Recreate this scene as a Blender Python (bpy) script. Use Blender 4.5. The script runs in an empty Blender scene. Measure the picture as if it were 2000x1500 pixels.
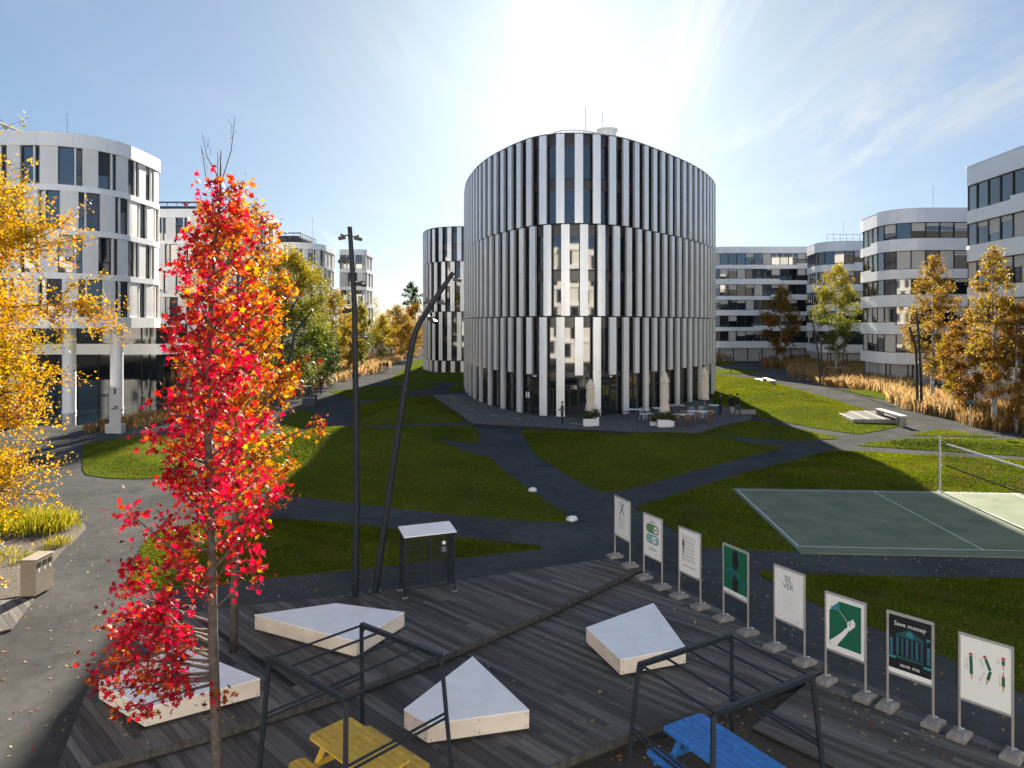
import bpy, bmesh, math, random
import numpy as np
from mathutils import Vector, Matrix, noise as mnoise
from mathutils.geometry import delaunay_2d_cdt

scene = bpy.context.scene
col = scene.collection
R = math.radians
random.seed(7)
rng = np.random.default_rng(7)

# ------------------------------------------------------------------ camera, sky, sun, exposure
FOC, HORIZON, EYE = 1390.0, 634.0, 7.6          # survey of the photograph: focal length and horizon in its pixels, eye height in metres
cam = bpy.data.cameras.new('camera')
cam.sensor_width = 36.0
cam.lens = FOC / 2000.0 * 36.0
cam.shift_y = -(750.0 - HORIZON) / 2000.0
cam.clip_start, cam.clip_end = 0.1, 6000.0
cam_ob = bpy.data.objects.new('camera', cam)
col.objects.link(cam_ob)
cam_ob.location = (0, 0, EYE)
cam_ob.rotation_euler = (R(90), 0, 0)
scene.camera = cam_ob

SUN_EL, SUN_AZ = R(21.6), R(5.0)
SKY_STRENGTH, SUN_STRENGTH, EXPOSURE = 0.05, 3.8, 2.6
world = bpy.data.worlds.new('World')
scene.world = world
world.use_nodes = True
wt = world.node_tree
wt.nodes.clear()
def wn(kind, **kw):
    n = wt.nodes.new(kind)
    for k, v in kw.items():
        setattr(n, k, v)
    return n
w_out = wn('ShaderNodeOutputWorld')
w_bg = wn('ShaderNodeBackground')
w_bg.inputs['Strength'].default_value = SKY_STRENGTH
sky = wn('ShaderNodeTexSky', sky_type='NISHITA', sun_disc=False, sun_elevation=SUN_EL, sun_rotation=SUN_AZ,
         altitude=300.0, air_density=0.55, dust_density=1.0, ozone_density=1.6)
# thin cirrus: noise on a flat layer high above, the same in every direction
tc = wn('ShaderNodeTexCoord')
sep = wn('ShaderNodeSeparateXYZ')
wt.links.new(tc.outputs['Generated'], sep.inputs[0])
zc = wn('ShaderNodeMath', operation='MAXIMUM'); zc.inputs[1].default_value = 0.0
wt.links.new(sep.outputs['Z'], zc.inputs[0])
za = wn('ShaderNodeMath', operation='ADD'); za.inputs[1].default_value = 0.10
wt.links.new(zc.outputs[0], za.inputs[0])
dx = wn('ShaderNodeMath', operation='DIVIDE'); dy = wn('ShaderNodeMath', operation='DIVIDE')
wt.links.new(sep.outputs['X'], dx.inputs[0]); wt.links.new(za.outputs[0], dx.inputs[1])
wt.links.new(sep.outputs['Y'], dy.inputs[0]); wt.links.new(za.outputs[0], dy.inputs[1])
cmb = wn('ShaderNodeCombineXYZ')
wt.links.new(dx.outputs[0], cmb.inputs[0]); wt.links.new(dy.outputs[0], cmb.inputs[1])
def cloud_layer(rot, scale, nscale, detail, dist, lo, hi, loc=(0, 0, 0)):
    mp = wn('ShaderNodeMapping')
    mp.inputs['Rotation'].default_value = (0, 0, rot)
    mp.inputs['Scale'].default_value = scale
    mp.inputs['Location'].default_value = loc
    wt.links.new(cmb.outputs[0], mp.inputs[0])
    nz = wn('ShaderNodeTexNoise')
    nz.inputs['Scale'].default_value = nscale
    nz.inputs['Detail'].default_value = detail
    nz.inputs['Roughness'].default_value = 0.62
    nz.inputs['Distortion'].default_value = dist
    wt.links.new(mp.outputs[0], nz.inputs['Vector'])
    mr = wn('ShaderNodeMapRange', interpolation_type='SMOOTHSTEP')
    mr.inputs['From Min'].default_value = lo
    mr.inputs['From Max'].default_value = hi
    wt.links.new(nz.outputs['Fac'], mr.inputs['Value'])
    return mr.outputs['Result']
c1 = cloud_layer(R(-32), (2.6, .62, 1), 0.75, 9, 1.2, 0.41, 0.76, (3.1, 1.4, 0))
c2 = cloud_layer(R(12), (1.0, 1.0, 1), 0.30, 3, 0.3, 0.45, 0.66, (5.0, -2.0, 0))
cm = wn('ShaderNodeMath', operation='MULTIPLY'); wt.links.new(c1, cm.inputs[0]); wt.links.new(c2, cm.inputs[1])
cf = wn('ShaderNodeMath', operation='MULTIPLY'); cf.inputs[1].default_value = 0.85
wt.links.new(cm.outputs[0], cf.inputs[0])
# even the sky's range out: radiance goes with the root of the clear sky's luminance
bw = wn('ShaderNodeRGBToBW'); wt.links.new(sky.outputs[0], bw.inputs[0])
pw_ = wn('ShaderNodeMath', operation='POWER'); pw_.inputs[1].default_value = -0.6
wt.links.new(bw.outputs[0], pw_.inputs[0])
sc_ = wn('ShaderNodeVectorMath', operation='SCALE')
pa_ = wn('ShaderNodeMath', operation='ADD'); pa_.inputs[1].default_value = 0.10      # keep some of the full range: the bright aureole round the sun
wt.links.new(pw_.outputs[0], pa_.inputs[0])
wt.links.new(sky.outputs[0], sc_.inputs[0]); wt.links.new(pa_.outputs[0], sc_.inputs['Scale'])
hs_ = wn('ShaderNodeHueSaturation'); hs_.inputs['Saturation'].default_value = 0.78
wt.links.new(sc_.outputs[0], hs_.inputs['Color'])
tint = wn('ShaderNodeMix', data_type='RGBA', blend_type='MULTIPLY'); tint.inputs['Factor'].default_value = 1.0
tint.inputs[7].default_value = (.61, .745, .815, 1)
wt.links.new(hs_.outputs[0], tint.inputs[6])
# cloud light: the sky's own brightness there, whitened and lifted
bw2 = wn('ShaderNodeRGBToBW'); wt.links.new(tint.outputs[2], bw2.inputs[0])
cl = wn('ShaderNodeMath', operation='MULTIPLY_ADD'); cl.inputs[1].default_value = 1.15; cl.inputs[2].default_value = 0.7
wt.links.new(bw2.outputs[0], cl.inputs[0])
cc = wn('ShaderNodeCombineColor')
for i in range(3):
    wt.links.new(cl.outputs[0], cc.inputs[i])
mx = wn('ShaderNodeMix', data_type='RGBA')
wt.links.new(cf.outputs[0], mx.inputs['Factor'])
wt.links.new(tint.outputs[2], mx.inputs[6]); wt.links.new(cc.outputs[0], mx.inputs[7])
wt.links.new(mx.outputs[2], w_bg.inputs['Color'])
wt.links.new(w_bg.outputs[0], w_out.inputs['Surface'])

sun = bpy.data.lights.new('sun', 'SUN')
sun.energy = SUN_STRENGTH
sun.angle = R(0.53)
sun.color = (1.0, 0.89, 0.73)
sun_ob = bpy.data.objects.new('sun', sun)
col.objects.link(sun_ob)
to_sun = Vector((math.sin(SUN_AZ) * math.cos(SUN_EL), math.cos(SUN_AZ) * math.cos(SUN_EL), math.sin(SUN_EL)))
sun_ob.rotation_euler = to_sun.to_track_quat('Z', 'Y').to_euler()
sun_ob.location = to_sun * 300

scene.view_settings.view_transform = 'Standard'
scene.view_settings.look = 'None'
scene.view_settings.exposure = EXPOSURE
scene.view_settings.gamma = 1.0
scene.view_settings.use_curve_mapping = False
scene.cycles.max_bounces = 7
scene.cycles.diffuse_bounces = 4
scene.cycles.glossy_bounces = 3
scene.cycles.transmission_bounces = 4
scene.cycles.transparent_max_bounces = 6
scene.cycles.sample_clamp_indirect = 4.0
scene.cycles.use_denoising = True

# ------------------------------------------------------------------ helpers
def gp(px, py, z=0.0):
    """point of the place at height z that the photograph shows at pixel (px, py)"""
    Y = (EYE - z) * FOC / (py - HORIZON)
    return Vector(((px - 1000.0) * Y / FOC, Y, z))
def at(px, py, Y):
    return Vector(((px - 1000.0) * Y / FOC, Y, EYE - (py - HORIZON) * Y / FOC))

class MB:
    """collects faces; build() links them as one mesh object"""
    def __init__(self):
        self.v, self.f, self.m = [], [], []
    def add(self, verts, faces, mi=0):
        o = len(self.v)
        self.v += [tuple(p) for p in verts]
        self.f += [tuple(i + o for i in fc) for fc in faces]
        self.m += [mi] * len(faces)
        return self
    def box(self, c, s, rz=0.0, mi=0, mat=None, bev=0.0):
        hx, hy, hz = s[0] / 2, s[1] / 2, s[2] / 2
        if bev <= 0:
            vs = [Vector((x, y, z)) for z in (-hz, hz) for y in (-hy, hy) for x in (-hx, hx)]
            fs = [(0, 2, 3, 1), (4, 5, 7, 6), (0, 1, 5, 4), (2, 6, 7, 3), (0, 4, 6, 2), (1, 3, 7, 5)]
        else:
            b = min(bev, hx * .9, hy * .9, hz * .9)
            rings = [(hx - b, hy - b, -hz), (hx, hy, -hz + b), (hx, hy, hz - b), (hx - b, hy - b, hz)]
            vs = []
            for (ax, ay, z) in rings:
                bb = b if z in (-hz + b, hz - b) else b * .6
                vs += [Vector(q) for q in ((-ax + bb, -ay, z), (ax - bb, -ay, z), (ax, -ay + bb, z), (ax, ay - bb, z),
                                           (ax - bb, ay, z), (-ax + bb, ay, z), (-ax, ay - bb, z), (-ax, -ay + bb, z))]
            fs = [tuple(range(7, -1, -1)), tuple(range(24, 32))]
            for r in range(3):
                for i in range(8):
                    j = (i + 1) % 8
                    fs.append((r * 8 + i, r * 8 + j, r * 8 + 8 + j, r * 8 + 8 + i))
        M = mat if mat is not None else Matrix.Rotation(rz, 3, 'Z')
        c = Vector(c)
        return self.add([c + M @ p for p in vs], fs, mi)
    def bar(self, a, b, w, h=None, mi=0, up=(0, 0, 1)):
        """square bar from a to b"""
        a, b = Vector(a), Vector(b)
        d = (b - a)
        L = d.length
        d.normalize()
        u = Vector(up)
        if abs(d.dot(u)) > .98:
            u = Vector((1, 0, 0))
        s = d.cross(u).normalized()
        u = s.cross(d).normalized()
        M = Matrix((s, d, u)).transposed()
        return self.box((a + b) / 2, (w, L, h if h else w), mat=M, mi=mi)
    def tube(self, pts, r, n=8, mi=0, cap=True):
        pts = [Vector(p) for p in pts]
        rs = r if isinstance(r, (list, tuple)) else [r] * len(pts)
        vs, fs = [], []
        ref = None
        for i, p in enumerate(pts):
            t = (pts[min(i + 1, len(pts) - 1)] - pts[max(i - 1, 0)])
            if t.length < 1e-9:
                t = Vector((0, 0, 1))
            t.normalize()
            if ref is None:
                ref = Vector((1, 0, 0)) if abs(t.x) < .8 else Vector((0, 1, 0))
            s = t.cross(ref).normalized()
            ref = s.cross(t).normalized()
            for k in range(n):
                a = 2 * math.pi * k / n
                vs.append(p + (s * math.cos(a) + ref * math.sin(a)) * rs[i])
        for i in range(len(pts) - 1):
            for k in range(n):
                k2 = (k + 1) % n
                fs.append((i * n + k, i * n + k2, (i + 1) * n + k2, (i + 1) * n + k))
        if cap:
            fs.append(tuple(range(n - 1, -1, -1)))
            fs.append(tuple(range((len(pts) - 1) * n, len(pts) * n)))
        return self.add(vs, fs, mi)
    def lathe(self, prof, c=(0, 0, 0), n=16, mi=0, wob=None):
        vs, fs = [], []
        for i, (r, z) in enumerate(prof):
            for k in range(n):
                a = 2 * math.pi * k / n
                rr = r * (wob(a, z) if wob else 1)
                vs.append((c[0] + rr * math.cos(a), c[1] + rr * math.sin(a), c[2] + z))
        for i in range(len(prof) - 1):
            for k in range(n):
                k2 = (k + 1) % n
                fs.append((i * n + k, i * n + k2, (i + 1) * n + k2, (i + 1) * n + k))
        fs.append(tuple(range(n - 1, -1, -1)))
        fs.append(tuple(range((len(prof) - 1) * n, len(prof) * n)))
        return self.add(vs, fs, mi)
    def prism(self, poly, z0, z1, mi=0, top_mi=None):
        n = len(poly)
        area = sum(poly[i][0] * poly[(i + 1) % n][1] - poly[(i + 1) % n][0] * poly[i][1] for i in range(n))
        if area < 0:
            poly = list(poly)[::-1]
        vs = [(p[0], p[1], z0) for p in poly] + [(p[0], p[1], z1) for p in poly]
        self.add(vs, [tuple(range(n - 1, -1, -1))] + [(i, (i + 1) % n, n + (i + 1) % n, n + i) for i in range(n)], mi)
        self.add([(p[0], p[1], z1) for p in poly], [tuple(range(n))], mi if top_mi is None else top_mi)
        return self
    def build(self, name, mats, parent=None, smooth=False, root=None):
        if not isinstance(mats, (list, tuple)):
            mats = [mats]
        off = Vector((0, 0, 0))
        p = parent
        while p is not None:
            off += Vector(p.location)
            p = p.parent
        me = bpy.data.meshes.new(name)
        me.from_pydata([(a - off.x, b - off.y, c - off.z) for a, b, c in self.v], [], self.f)
        for mt in mats:
            me.materials.append(M[mt] if isinstance(mt, str) else mt)
        if len(mats) > 1:
            me.polygons.foreach_set('material_index', self.m)
        if smooth:
            me.polygons.foreach_set('use_smooth', [True] * len(me.polygons))
        me.update()
        o = bpy.data.objects.new(name, me)
        col.objects.link(o)
        o.parent = parent
        return o

def tag(o, label=None, cat=None, group=None, kind=None):
    if label: o['label'] = label
    if cat: o['category'] = cat
    if group: o['group'] = group
    if kind: o['kind'] = kind
    return o
def empty(name, loc=(0, 0, 0), label=None, cat=None, group=None, rz=0.0):
    o = bpy.data.objects.new(name, None)
    o.empty_display_size = 0.2
    col.objects.link(o)
    o.location = loc
    o.rotation_euler = (0, 0, rz)
    return tag(o, label, cat, group)
def kids(o):
    return [c for c in bpy.data.objects if c.parent is o]
def copy_tree(o, children, parent=None):
    c = o.copy()
    col.objects.link(c)
    c.parent = parent
    for ch in children.get(o.name, []):
        copy_tree(ch, children, c)
    return c
def tree_of(o):
    d = {}
    for c in bpy.data.objects:
        if c.parent is not None:
            d.setdefault(c.parent.name, []).append(c)
    return d

# ------------------------------------------------------------------ materials
M = {}
def mat(name, base=(.5, .5, .5), rough=.6, metal=0.0, ior=1.5, var=0.0, vscale=3.0, bump=0.0, bscale=40.0, base2=None, coat=0.0, stretch=None, spec=None, detail=5.0, along=None):
    m = bpy.data.materials.new(name)
    m.use_nodes = True
    nt = m.node_tree
    b = nt.nodes['Principled BSDF']
    b.inputs['Base Color'].default_value = (*base, 1)
    b.inputs['Roughness'].default_value = rough
    b.inputs['Metallic'].default_value = metal
    b.inputs['IOR'].default_value = ior
    if coat: b.inputs['Coat Weight'].default_value = coat
    if spec is not None: b.inputs['Specular IOR Level'].default_value = spec
    if var or base2 or bump:
        tcn = nt.nodes.new('ShaderNodeTexCoord')
        vec = tcn.outputs['Object']
        if along is not None:
            mp = nt.nodes.new('ShaderNodeMapping'); mp.vector_type = 'TEXTURE'
            mp.inputs['Rotation'].default_value = (0, 0, along)
            mp.inputs['Scale'].default_value = (6.0, .45, 1)
            nt.links.new(vec, mp.inputs[0])
            vec = mp.outputs[0]
        if stretch:
            mp = nt.nodes.new('ShaderNodeMapping')
            mp.inputs['Scale'].default_value = stretch
            nt.links.new(vec, mp.inputs[0])
            vec = mp.outputs[0]
        if var or base2:
            nz = nt.nodes.new('ShaderNodeTexNoise')
            nz.inputs['Scale'].default_value = vscale
            nz.inputs['Detail'].default_value = detail
            nt.links.new(vec, nz.inputs['Vector'])
            rp = nt.nodes.new('ShaderNodeValToRGB')
            rp.color_ramp.elements[0].position = .32
            rp.color_ramp.elements[1].position = .68
            c0 = base if base2 else tuple(x * (1 - var) for x in base)
            c1_ = base2 if base2 else tuple(min(1, x * (1 + var)) for x in base)
            rp.color_ramp.elements[0].color = (*c0, 1)
            rp.color_ramp.elements[1].color = (*c1_, 1)
            nt.links.new(nz.outputs['Fac'], rp.inputs[0])
            nt.links.new(rp.outputs[0], b.inputs['Base Color'])
        if bump:
            nb = nt.nodes.new('ShaderNodeTexNoise')
            nb.inputs['Scale'].default_value = bscale
            nb.inputs['Detail'].default_value = 4
            nt.links.new(vec, nb.inputs['Vector'])
            bp = nt.nodes.new('ShaderNodeBump')
            bp.inputs['Strength'].default_value = bump
            bp.inputs['Distance'].default_value = .02
            nt.links.new(nb.outputs['Fac'], bp.inputs['Height'])
            nt.links.new(bp.outputs[0], b.inputs['Normal'])
    M[name] = m
    return m

def mat_leaf(name, trans=.45, spec=.22):
    m = bpy.data.materials.new(name)
    m.use_nodes = True
    nt = m.node_tree
    nt.nodes.clear()
    o = nt.nodes.new('ShaderNodeOutputMaterial')
    a = nt.nodes.new('ShaderNodeVertexColor'); a.layer_name = 'Col'
    d = nt.nodes.new('ShaderNodeBsdfPrincipled')
    d.inputs['Roughness'].default_value = .6
    d.inputs['Specular IOR Level'].default_value = spec
    if spec < .05: d.inputs['IOR'].default_value = 1.0
    t = nt.nodes.new('ShaderNodeBsdfTranslucent')
    hs = nt.nodes.new('ShaderNodeHueSaturation')
    hs.inputs['Value'].default_value = 1.25
    hs.inputs['Saturation'].default_value = 1.06
    mxs = nt.nodes.new('ShaderNodeMixShader'); mxs.inputs[0].default_value = trans
    nt.links.new(a.outputs[0], d.inputs['Base Color'])
    nt.links.new(a.outputs[0], hs.inputs['Color'])
    nt.links.new(hs.outputs[0], t.inputs[0])
    nt.links.new(d.outputs[0], mxs.inputs[1]); nt.links.new(t.outputs[0], mxs.inputs[2])
    nt.links.new(mxs.outputs[0], o.inputs[0])
    M[name] = m
mat_leaf('leaf'); mat_leaf('grass_blade', .35, .03)

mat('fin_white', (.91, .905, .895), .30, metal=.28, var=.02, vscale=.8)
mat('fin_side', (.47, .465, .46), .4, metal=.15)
mat('panel_white', (.74, .735, .72), .45, var=.035, vscale=.5)
mat('band_white', (.86, .86, .855), .34, var=.03, vscale=.4)
mat('parapet_cap', (.45, .46, .47), .45, metal=.5)
mat('glass', (.012, .016, .02), .03, ior=2.1)
mat('glass_blue', (.02, .035, .05), .03, ior=2.3)
mat('glass_dark', (.008, .012, .016), .04, ior=1.7)
mat('blind', (.62, .58, .52), .8)
mat('frame_dark', (.02, .02, .022), .45)
mat('spandrel', (.045, .036, .036), .25, ior=1.6)
mat('roof_grey', (.20, .20, .20), .9, var=.2)
mat('roof_plant', (.03, .04, .055), .6)
mat('soffit', (.55, .55, .55), .7)
def asphalt_mat():
    m = bpy.data.materials.new('asphalt'); m.use_nodes = True
    nt = m.node_tree; bs = nt.nodes['Principled BSDF']
    bs.inputs['Roughness'].default_value = .95; bs.inputs['Specular IOR Level'].default_value = 0; bs.inputs['IOR'].default_value = 1.0
    t = nt.nodes.new('ShaderNodeTexCoord')
    def nz(sc, det, dist=0):
        n = nt.nodes.new('ShaderNodeTexNoise'); n.inputs['Scale'].default_value = sc; n.inputs['Detail'].default_value = det; n.inputs['Distortion'].default_value = dist
        nt.links.new(t.outputs['Object'], n.inputs['Vector']); return n.outputs['Fac']
    def ramp(f, p0, p1, c0, c1_):
        r = nt.nodes.new('ShaderNodeValToRGB'); r.color_ramp.elements[0].position = p0; r.color_ramp.elements[1].position = p1
        r.color_ramp.elements[0].color = (*c0, 1); r.color_ramp.elements[1].color = (*c1_, 1); nt.links.new(f, r.inputs[0]); return r.outputs[0]
    def mul(a, b_):
        x = nt.nodes.new('ShaderNodeMix'); x.data_type = 'RGBA'; x.blend_type = 'MULTIPLY'; x.inputs['Factor'].default_value = 1
        nt.links.new(a, x.inputs[6]); nt.links.new(b_, x.inputs[7]); return x.outputs[2]
    fine = ramp(nz(95, 6), .3, .72, (.062, .0635, .0635), (.102, .104, .104))
    big = ramp(nz(.32, 6, .8), .34, .66, (.80, .80, .80), (1.14, 1.13, 1.11))
    mid = ramp(nz(2.6, 7, .4), .36, .62, (.86, .86, .86), (1.05, 1.05, 1.04))
    spots = ramp(nz(5.5, 2), .68, .74, (1, 1, 1), (.70, .69, .67))
    nt.links.new(mul(mul(mul(fine, big), mid), spots), bs.inputs['Base Color'])
    bp = nt.nodes.new('ShaderNodeBump'); bp.inputs['Strength'].default_value = .4; bp.inputs['Distance'].default_value = .02
    nt.links.new(nz(150, 4), bp.inputs['Height']); nt.links.new(bp.outputs[0], bs.inputs['Normal'])
    M['asphalt'] = m
asphalt_mat()
mat('court', (.135, .165, .105), .85, spec=.1, base2=(.195, .225, .150), vscale=.9, bump=.2, bscale=140)
mat('court_rim', (.13, .20, .18), .8, var=.1)
mat('line_paint', (.55, .58, .58), .7)
mat('soil', (.035, .028, .02), .95, base2=(.075, .055, .035), vscale=14, bump=.6, bscale=30)
mat('water', (.006, .010, .012), .05, ior=1.33, bump=.18, bscale=1.4, stretch=(1, .35, 1))
mat('concrete', (.17, .155, .14), .9, base2=(.27, .25, .23), vscale=7, bump=.3, bscale=60, detail=8)
mat('concrete_pale', (.46, .44, .41), .8, var=.1, vscale=3)
mat('kerb_dark', (.02, .022, .025), .7)
mat('joist', (.012, .012, .013), .9)
for i, (a, b_) in enumerate([((.070, .064, .058), (.120, .112, .103)), ((.092, .085, .077), (.150, .141, .130)), ((.052, .048, .044), (.092, .086, .080)), ((.115, .107, .098), (.180, .170, .156))]):
    mat('plank%d' % i, a, .8, base2=b_, vscale=5.0, bump=.35, bscale=14, spec=.15, along=-.81)
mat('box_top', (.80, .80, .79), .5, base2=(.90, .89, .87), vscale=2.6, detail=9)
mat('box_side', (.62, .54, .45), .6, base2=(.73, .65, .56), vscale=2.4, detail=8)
mat('steel_dark', (.014, .021, .030), .5, spec=.3)
mat('steel_black', (.010, .011, .013), .45)
mat('steel_galv', (.42, .43, .43), .42, metal=.7)
mat('alu', (.50, .48, .45), .42, metal=.6)
mat('yellow_paint', (.50, .31, .03), .6, base2=(.66, .44, .05), vscale=7, detail=9)
mat('blue_paint', (.012, .13, .40), .6, base2=(.03, .20, .56), vscale=7, detail=9)
mat('cream_fabric', (.68, .58, .46), .85, var=.08, vscale=6)
mat('beige_metal', (.26, .225, .175), .6, var=.08, spec=.2)
mat('rust', (.24, .12, .06), .8, var=.2, vscale=8)
mat('black_plastic', (.012, .012, .014), .5)
mat('net', (.015, .015, .016), .8)
mat('net_tape', (.75, .75, .75), .7)
mat('white_paint', (.78, .78, .78), .45)
mat('wood_red', (.16, .065, .03), .55, var=.2)
mat('wood_pale', (.36, .27, .18), .6, var=.15)
mat('bark', (.055, .042, .034), .9, base2=(.12, .10, .085), vscale=12, bump=.6, bscale=25)
mat('bark_birch', (.10, .09, .08), .85, base2=(.62, .60, .56), vscale=9, stretch=(1, 1, .5))
mat('terrace_wood', (.055, .052, .048), .8, base2=(.19, .178, .162), vscale=7, stretch=(4.5, .22, 1), spec=.1, detail=8)
mat('platform_wood', (.022, .022, .023), .8, base2=(.05, .048, .046), vscale=7, stretch=(5, .3, 1), spec=.1)
mat('skin', (.42, .26, .19), .55)
mat('paper', (.78, .78, .76), .6)
mat('poster_green', (.006, .115, .062), .55)
mat('poster_black', (.004, .008, .012), .5)
mat('ink_black', (.008, .008, .009), .6)
mat('ink_grey', (.45, .43, .41), .7)
mat('ink_faint', (.66, .62, .59), .7)
mat('ink_teal', (.03, .23, .25), .6)
mat('ink_navy', (.03, .10, .16), .6)
mat('ink_teal_dim', (.010, .075, .085), .6)
mat('ink_mint', (.20, .42, .40), .6)
mat('ink_green', (.09, .25, .10), .6)
mat('ink_red', (.45, .035, .045), .6)
mat('ink_wood', (.55, .42, .22), .6)

def grass_mat(name, a, b, c):
    m = bpy.data.materials.new(name); m.use_nodes = True
    nt = m.node_tree; bs = nt.nodes['Principled BSDF']
    bs.inputs['Roughness'].default_value = .8
    bs.inputs['Specular IOR Level'].default_value = 0; bs.inputs['IOR'].default_value = 1.0
    t = nt.nodes.new('ShaderNodeTexCoord')
    n1 = nt.nodes.new('ShaderNodeTexNoise'); n1.inputs['Scale'].default_value = .35; n1.inputs['Detail'].default_value = 4
    n2 = nt.nodes.new('ShaderNodeTexNoise'); n2.inputs['Scale'].default_value = 18; n2.inputs['Detail'].default_value = 6
    mp = nt.nodes.new('ShaderNodeMapping'); mp.inputs['Scale'].default_value = (.45, 1.6, 1); mp.inputs['Rotation'].default_value = (0, 0, .5)
    nt.links.new(t.outputs['Object'], mp.inputs[0])
    nt.links.new(t.outputs['Object'], n1.inputs['Vector']); nt.links.new(mp.outputs[0], n2.inputs['Vector'])
    r1 = nt.nodes.new('ShaderNodeValToRGB'); r1.color_ramp.elements[0].position = .35; r1.color_ramp.elements[1].position = .65
    r1.color_ramp.elements[0].color = (*a, 1); r1.color_ramp.elements[1].color = (*b, 1)
    nt.links.new(n1.outputs['Fac'], r1.inputs[0])
    r2 = nt.nodes.new('ShaderNodeValToRGB'); r2.color_ramp.elements[0].position = .42; r2.color_ramp.elements[1].position = .72
    r2.color_ramp.elements[0].color = (0, 0, 0, 1); r2.color_ramp.elements[1].color = (1, 1, 1, 1)
    nt.links.new(n2.outputs['Fac'], r2.inputs[0])
    x = nt.nodes.new('ShaderNodeMix'); x.data_type = 'RGBA'
    nt.links.new(r2.outputs[0], x.inputs['Factor']); nt.links.new(r1.outputs[0], x.inputs[6]); x.inputs[7].default_value = (*c, 1)
    nt.links.new(x.outputs[2], bs.inputs['Base Color'])
    bp = nt.nodes.new('ShaderNodeBump'); bp.inputs['Strength'].default_value = .8; bp.inputs['Distance'].default_value = .05
    n3 = nt.nodes.new('ShaderNodeTexNoise'); n3.inputs['Scale'].default_value = 30; n3.inputs['Detail'].default_value = 5
    nt.links.new(mp.outputs[0], n3.inputs['Vector'])
    nt.links.new(n3.outputs['Fac'], bp.inputs['Height']); nt.links.new(bp.outputs[0], bs.inputs['Normal'])
    M[name] = m
grass_mat('lawn', (.040, .074, .008), (.074, .106, .011), (.125, .118, .026))
# ------------------------------------------------------------------ polygons
def inside(pts, poly):
    x, y = pts[:, 0], pts[:, 1]
    c = np.zeros(len(pts), bool)
    n = len(poly)
    for i in range(n):
        x0, y0 = poly[i]; x1, y1 = poly[(i + 1) % n]
        if y0 == y1: continue
        t = ((y0 > y) != (y1 > y)) & (x < (x1 - x0) * (y - y0) / (y1 - y0) + x0)
        c ^= t
    return c
def edge_dist(pts, poly):
    d = np.full(len(pts), 1e9)
    n = len(poly)
    for i in range(n):
        a = np.array(poly[i]); b = np.array(poly[(i + 1) % n]); ab = b - a
        t = np.clip(((pts - a) @ ab) / max(ab @ ab, 1e-12), 0, 1)
        d = np.minimum(d, np.linalg.norm(pts - (a + t[:, None] * ab), axis=1))
    return d
def resample(poly, step):
    out = []
    n = len(poly)
    for i in range(n):
        a = Vector(poly[i]); b = Vector(poly[(i + 1) % n])
        k = max(1, int((b - a).length / step))
        for j in range(k):
            out.append(tuple(a.lerp(b, j / k)))
    return out
def smooth_poly(poly, it=2):
    for _ in range(it):
        out = []
        n = len(poly)
        for i in range(n):
            a = Vector(poly[i]); b = Vector(poly[(i + 1) % n])
            out += [tuple(a.lerp(b, .12)), tuple(a.lerp(b, .88))]
        poly = out
    return poly
def clip_poly(subj, clip):
    """Sutherland-Hodgman, clip convex and counter-clockwise"""
    out = list(subj)
    m = len(clip)
    for i in range(m):
        a, b = clip[i], clip[(i + 1) % m]
        inp, out = out, []
        if not inp: break
        def side(p): return (b[0] - a[0]) * (p[1] - a[1]) - (b[1] - a[1]) * (p[0] - a[0])
        for j in range(len(inp)):
            p, q = inp[j], inp[(j + 1) % len(inp)]
            sp, sq = side(p), side(q)
            if sp >= 0: out.append(p)
            if (sp >= 0) != (sq >= 0):
                t = sp / (sp - sq)
                out.append((p[0] + (q[0] - p[0]) * t, p[1] + (q[1] - p[1]) * t))
    res = []
    for p in out:
        if not res or (abs(p[0] - res[-1][0]) + abs(p[1] - res[-1][1])) > 1e-4: res.append(p)
    if len(res) > 1 and (abs(res[0][0] - res[-1][0]) + abs(res[0][1] - res[-1][1])) < 1e-4: res.pop()
    return res
def poly_area(p):
    return .5 * sum(p[i][0] * p[(i + 1) % len(p)][1] - p[(i + 1) % len(p)][0] * p[i][1] for i in range(len(p)))

# ------------------------------------------------------------------ ground with the pond cut out
POND = [(-90, 52.5), (-33, 53.5), (-29.5, 57), (-28.5, 64), (-29.5, 78), (-31, 98), (-90, 98)]
def make_ground():
    outer = [(-2500, -400), (2500, -400), (2500, 4500), (-2500, 4500)]
    pts = [Vector(p) for p in outer + POND]
    n = len(POND)
    edges = [(0, 1), (1, 2), (2, 3), (3, 0)] + [(4 + i, 4 + (i + 1) % n) for i in range(n)]
    v, e, f, *_ = delaunay_2d_cdt(pts, edges, [], 0, 1e-5)
    cen = np.array([[sum(v[i][0] for i in t) / len(t), sum(v[i][1] for i in t) / len(t)] for t in f])
    ins = inside(cen, POND)
    b = MB()
    b.add([(p[0], p[1], 0) for p in v], [tuple(t) for t, k in zip(f, ins) if not k])
    g = b.build('ground', 'asphalt')
    tag(g, 'dark grey asphalt paths and ground', kind='structure')
    b = MB()
    for i in range(n):
        (x0, y0), (x1, y1) = POND[i], POND[(i + 1) % n]
        b.add([(x0, y0, -.6), (x1, y1, -.6), (x1, y1, .0), (x0, y0, .0)], [(0, 1, 2, 3)])
    w = b.build('pond_edge', 'concrete'); tag(w, 'concrete rim wall of the pond', kind='structure')
    b = MB(); b.add([(x, y, -.28) for x, y in POND], [tuple(range(n))])
    w = b.build('pond_water', 'water'); tag(w, 'dark still water of the pond under the raised office', kind='structure')
make_ground()

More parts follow.
